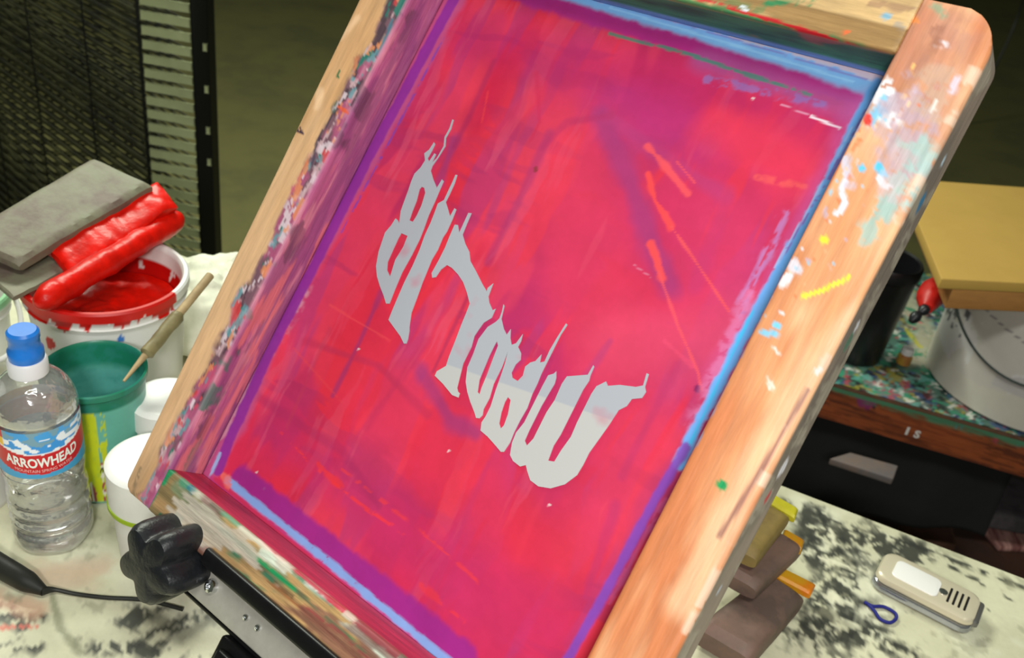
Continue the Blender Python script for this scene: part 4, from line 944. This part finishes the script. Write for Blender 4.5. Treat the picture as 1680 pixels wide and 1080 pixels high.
F += [(k0+3, k0+2, k0+6, k0+7), (k0+4, k0+5, k0+6, k0+7), (k0, k0+3, k0+7, k0+4), (k0+1, k0+5, k0+6, k0+2), (nb2-1-0, 0, 0+0, 0) if False else (k0, k0+4, k0+5, k0+1)]
V[k0:, 2][0:0] = 0
cc_ = np.concatenate([cc_, np.tile(lin((110, 54, 30)), (8, 1))])
put('front_beam', V, F, mat('redwood_beam', rough=.55, attr='paint', noise=.2, nscale=20, stretch=(1, 1, 6)), be, smooth=False, colors=cc_)
for s_, t_ in ((bs0+.04, .06), (bs1-.04, .06), (bs0+.04, bdp-.04), (bs1-.04, bdp-.04)):
    put('leg', *rbox((*bp_(s_, t_), -.461), (.05, 0, 0), (0, .05, 0), (0, 0, .577), .002), bpy.data.materials['rough_board'], be)
m_dkw = mat('dark_brown_board', (84, 54, 42), .7, c2=(58, 40, 34), nscale=12, noise=.2)
put('lower_shelf', *rbox((*bp_((bs0+bs1)/2, bdp/2-.06), -.47), (*(bd*(bs1-bs0-.02)), 0), (*(bn*(bdp)), 0), (0, 0, .02), .002), m_dkw, be)
put('marking', *rbox((*bp_(.085, -.0128), ZB-.038), (*(bd*.004), 0), (*(bn*.001), 0), (0, 0, .014), 0), mat('chalk_white', (205, 200, 196), .7), be)
v, f = text_mesh('S', .018, bold=.0008); put('marking', [(*(bp_(.100+x, -.0128)), ZB-.045+y) for x, y, _ in v], f, bpy.data.materials['chalk_white'], be, smooth=False)

# things on the lower shelf and beneath the bench
ZS = -.46
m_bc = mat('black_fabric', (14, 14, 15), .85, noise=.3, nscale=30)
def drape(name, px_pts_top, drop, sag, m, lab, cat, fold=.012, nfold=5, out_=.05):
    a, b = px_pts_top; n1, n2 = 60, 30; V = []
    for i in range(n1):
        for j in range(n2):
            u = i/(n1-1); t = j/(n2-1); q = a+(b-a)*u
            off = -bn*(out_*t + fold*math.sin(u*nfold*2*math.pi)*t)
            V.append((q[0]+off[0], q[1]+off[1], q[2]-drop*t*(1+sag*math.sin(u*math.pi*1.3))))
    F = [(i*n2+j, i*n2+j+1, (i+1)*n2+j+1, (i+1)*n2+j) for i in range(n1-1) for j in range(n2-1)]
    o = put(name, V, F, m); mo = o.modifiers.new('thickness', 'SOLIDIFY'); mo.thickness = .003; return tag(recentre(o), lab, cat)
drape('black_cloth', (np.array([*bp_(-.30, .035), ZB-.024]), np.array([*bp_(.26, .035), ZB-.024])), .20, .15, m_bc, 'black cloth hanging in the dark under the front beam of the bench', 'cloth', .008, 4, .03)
def shelf_item(name, pxs, z, th, m, lab, cat, bev=.002):
    c = [at(*q, z) for q in pxs]; o = put(name, *prism([q[:2] for q in c], z-th, z, bev), m); return tag(recentre(o), lab, cat)
pl = shelf_item('wood_offcut', [(1362, 752), (1395, 742), (1474, 764), (1466, 786)], -.20, .012, mat('grey_offcut', (120, 104, 96), .6, c2=(96, 90, 90), nscale=30, noise=.2), 'grey painted wood strip sticking out in the dark under the bench', 'wood')
pl.location.z += 0
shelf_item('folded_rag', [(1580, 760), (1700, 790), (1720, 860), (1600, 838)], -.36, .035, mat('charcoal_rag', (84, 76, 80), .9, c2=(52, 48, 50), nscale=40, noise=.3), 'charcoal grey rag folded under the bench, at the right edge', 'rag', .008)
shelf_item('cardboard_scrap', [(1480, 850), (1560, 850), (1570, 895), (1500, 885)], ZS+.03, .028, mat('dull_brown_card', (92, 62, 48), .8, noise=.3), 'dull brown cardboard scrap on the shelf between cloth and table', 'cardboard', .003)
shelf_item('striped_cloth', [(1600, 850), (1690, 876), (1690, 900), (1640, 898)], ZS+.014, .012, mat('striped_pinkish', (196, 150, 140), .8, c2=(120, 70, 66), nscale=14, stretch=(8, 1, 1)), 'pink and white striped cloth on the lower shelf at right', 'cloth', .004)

# white bucket on the bench and box on it
cw = at(1634, 698, ZB); dv = cw[:2]/np.linalg.norm(cw[:2]); cw = np.array([*(cw[:2]+dv*.142), ZB+.0035]); Hw = .200
bw = thing('paper_wrapped_bucket', 'large white paper-wrapped bucket with black ink spots on the bench under the flat box', 'bucket', cw)
v, f, ang, z, rr, idx, col = painted_lathe([(.0001, 0), (.139, 0), (.142, .003), (.143, .10), (.143, Hw-.012), (.146, Hw-.010), (.146, Hw-.001), (.144, Hw), (.140, Hw-.002), (.136, .01), (.0001, .008)], cw, (206, 202, 200))
vdw = math.atan2(-cw[1], -cw[0]); da = (ang-vdw+math.pi) % (2*math.pi)-math.pi
pc((fbm(da*1.2, z*6, 1.6, 5) > .55), (196, 190, 182)); pc((z < .055+.012*np.sin(da*3)), (200, 194, 182)); pc((z < .085+.06*da) & (z > .055) & (da > -.2), (186, 182, 180))
pc((fbm(da*14, z*60, 1.4, 9) > .55) & (da < -.75) & (z > .09), (96, 92, 96))
pc((abs(z-(.155-.03*(da+.6))) < .0012) & (da < .1) & (da > -.8), (130, 124, 128)); pc((abs(z-.05) < .0015) & (da < -.45) & (da > -.95), (110, 108, 108))
pc(np.hypot((da-.22)*.116, z-.128) < .006, (14, 10, 22)); pc((np.abs(da-.2) < .05) & (np.abs(z-.12) < .010), (24, 14, 50)); pc(np.hypot((da-.08)*.116, (z-.152)) < .004, (20, 18, 40))
pc(np.hypot((da-.12)*.116, (z-.142)) < .003, (20, 18, 40))
put('bucket_body', v, f, m_whitea, bw, colors=col)
tx, tf = text_mesh('Mixing Tub', .014); put('side_lettering', wrap(tx, cw, .1185, vdw-.42, .118, -.0), tf, mat('faded_print', (92, 88, 92), .6), bw, smooth=False) if False else None
pts = [(cw[0]+.1475*math.cos(vdw+a), cw[1]+.1475*math.sin(vdw+a), cw[2]+.150-.072*math.cos(a*.95)**2) for a in np.linspace(-1.5, 1.5, 40)]
put('bail_handle', *tube(pts, .0018, 8), mat('dark_green_wire', (34, 48, 44), .5), bw)
# box
zb0, zb1 = ZB+Hw+.0042, ZB+Hw+.050
fl_, fr_ = at(1546, 457, zb1), at(1680, 464, zb1); bl_ = at(1478, 293, zb1)
dx = (fr_-fl_); dx /= np.linalg.norm(dx); lw_ = .36
f2_ = fl_+dx*lw_; b2 = bl_+dx*lw_
m_card = mat('kraft_cardboard', (186, 150, 74), .75, noise=.06, nscale=12, bump=.05); m_card2 = mat('kraft_cardboard_side', (168, 118, 62), .75, noise=.15, nscale=30, stretch=(1, 1, 5))
bx = thing('cardboard_box', 'flat tan cardboard box lying on top of the white bucket', 'box', (*((fl_+b2)/2)[:2], zb0))
put('box_base', *prism([q[:2] for q in (fl_+dx*.022, f2_, b2, bl_+dx*.022)], zb0, zb1-.016, .001), m_card2, bx)
ctr = (fl_+b2)/2
put('box_lid', *prism([(ctr+(q-ctr)*1.006)[:2] for q in (fl_, f2_, b2, bl_)], zb1-.0155, zb1, .0015), m_card, bx)
# black tumbler
cu_ = at(1462, 418, .035); cu_ = np.array([cu_[0], cu_[1], ZB+.003])
tag(recentre(put('black_cup', *lathe([(.0001, 0), (.040, 0), (.042, .003), (.050, .155), (.053, .157), (.053, .172), (.0505, .176), (.047, .174), (.045, .150), (.038, .006), (.0001, .005)], cu_, 64), mat('glossy_black_plastic', (20, 20, 22), .35, noise=.3, nscale=30))), 'tall black plastic cup on the bench between the frame and the cardboard box', 'cup')
# brush with red head
br = thing('paint_brush', 'short black brush with red inked bristles beside the white bucket', 'brush', at(1520, 495, ZB+.05))
p0, p1, p2 = at(1494, 528, .02), at(1520, 506, .035), at(1534, 466, .045)
put('handle', *tube(smooth_pts([p0, (p0+p1)/2+np.array([0, 0, .002]), p1], 8), [.004+.004*abs(math.sin(i*.35)) for i in range(17)], 12), m_blk, br)
pts = [p1+(p2-p1)*t for t in np.linspace(0, 1, 20)]
v, f = tube(pts, [.008+.012*math.sin(min(1, t*1.6)*math.pi*.5)*(1-t**6) for t in np.linspace(0, 1, 20)], 18); put('bristles', noisy(v, .006, 60), f, mat('dull_red_ink', (196, 30, 22), .45, noise=.3, nscale=50), br)
# small jar
cs_ = at(1480, 598, ZB); t_ = thing('small_bottle', 'tiny yellow stained bottle with white cap standing on the inky bench', 'bottle', (cs_[0], cs_[1], ZB+.003))
put('bottle_body', *lathe([(.0001, 0), (.011, 0), (.0115, .002), (.0115, .014), (.008, .018), (.0001, .018)], (cs_[0], cs_[1], ZB+.003), 32), mat('yellow_stain', (190, 170, 50), .5, c2=(170, 110, 60), nscale=60), t_)
put('cap', *lathe([(.0095, .0182), (.0095, .027), (.008, .029), (.0001, .029)], (cs_[0], cs_[1], ZB+.003), 32), m_white, t_)

# ------------------------------------------------------------------ drying rack behind at the left
ZR = .17
c_ = at(228, 4, ZR); po = at(313, 19, ZR); lf = at(0, -118, ZR)
rd = (po-c_); rd[2] = 0; rw = np.linalg.norm(rd); rd /= rw
ld = (lf-c_); ld[2] = 0; ll = np.linalg.norm(ld); ld /= ll
print('rack', c_, po, lf, rw, ll, 'dot', rd@ld)
ll = .95
rk = thing('drying_rack', 'tall black drying rack with pale slatted trays standing behind the table at left', 'rack', (*c_[:2], -.75))
m_slat = mat('pale_tray_lip', (170, 178, 134), .6, noise=.15, nscale=20); m_tray = mat('dark_tray_wire', (40, 40, 32), .6, c2=(74, 74, 46), nscale=14, noise=.3); m_rk = mat('rack_black', (16, 18, 18), .45, .2)
zz = .30; pitch = .0248; ntr = 0
inn = ld*.02
# thin tray = pale lip on the short side, dark rods along the long side
def tray(z):
    sag = .0
    a = c_.copy(); a[2] = z; b = a+rd*rw
    lipv, lipf = rbox((a+b)/2+np.array([0, 0, -.001]), rd*(rw-.004), np.cross(rd, (0, 0, 1))*.003, (0, 0, .0145), .0008, 2)
    k = 0; parts = []
    side_c = a+ld*ll/2
    sv, sf = rbox(side_c, ld*ll, np.cross(ld, (0, 0, 1))*.004, (0, 0, .007), 0)
    parts.append((sv, sf))
    for q in np.linspace(.15, 1, 5):
        m0 = a+rd*rw*q; parts.append(rbox(m0+ld*ll/2, ld*ll, rd*.003, (0, 0, .003), 0))
    for q in np.linspace(.06, ll, 14):
        m0 = a+ld*q; parts.append(rbox(m0+rd*rw/2, rd*rw, ld*.003, (0, 0, .003), 0))
    rv, rf = merge(*parts)
    V, F = merge((lipv, lipf), (rv, rf))
    o = put('tray', V, F, [m_slat, m_tray], rk, smooth=False)
    mi = [0]*len(lipf)+[1]*len(rf); o.data.polygons.foreach_set('material_index', mi); return o
z = .30
while z > -.62: tray(z); z -= pitch
perp = np.cross(rd, (0, 0, 1)); perp = perp if perp[1] < 0 else -perp
def post(p, w1=.030, w2=.022):
    return put('post', *rbox((p[0], p[1], -.12), rd*w1, perp*w2, (0, 0, 1.26), .003), m_rk, rk)
pst = post(c_+rd*(rw+.020)); post(c_+ld*(ll+.016)-rd*.0); post(c_+ld*(ll+.016)+rd*rw)
put('corner_rod', *tube([(c_[0]-rd[0]*.004, c_[1]-rd[1]*.004, -.74), (c_[0]-rd[0]*.004, c_[1]-rd[1]*.004, .50)], .003, 8), m_rk, rk)
for q in np.arange(.20, ll, .25):
    p_ = c_+ld*q-np.cross(ld, (0, 0, 1))*.0; put('side_rod', *tube([(p_[0]-rd[0]*.008, p_[1]-rd[1]*.008, -.74), (p_[0]-rd[0]*.008, p_[1]-rd[1]*.008, .50)], .0016, 6), m_rk, rk)
for zz in (.118, .045, -.03, -.09): 
    p_ = c_+rd*(rw+.028)+perp*.011; p_[2] = zz
    put('rivet', *rbox(p_, rd*.006, perp*.004, (0, 0, .012), .001), m_slat, pst)
put('base_rail', *rbox((*(c_+rd*rw/2)[:2], -.70), rd*(rw+.06), perp*.03, (0, 0, .10), .003), m_rk, rk)
# dark cable hanging at the upper right
pts = smooth_pts([(2.0, 3.0, -.74), (1.75, 2.9, -.70), (1.72, 2.95, -.45), (1.86, 3.1, .2), (1.95, 3.2, .9)], 12)
pts = smooth_pts([at(1560, 205, -.74), at(1600, 160, -.6), at(1640, 95, -.4), at(1672, 20, -.2), at(1700, -80, .1)], 10)
tag(recentre(put('hanging_cable', *tube(pts, .007, 8), mat('cable_grey', (52, 52, 44), .6))), 'thin dark cable rising from the floor at the upper right', 'cable')
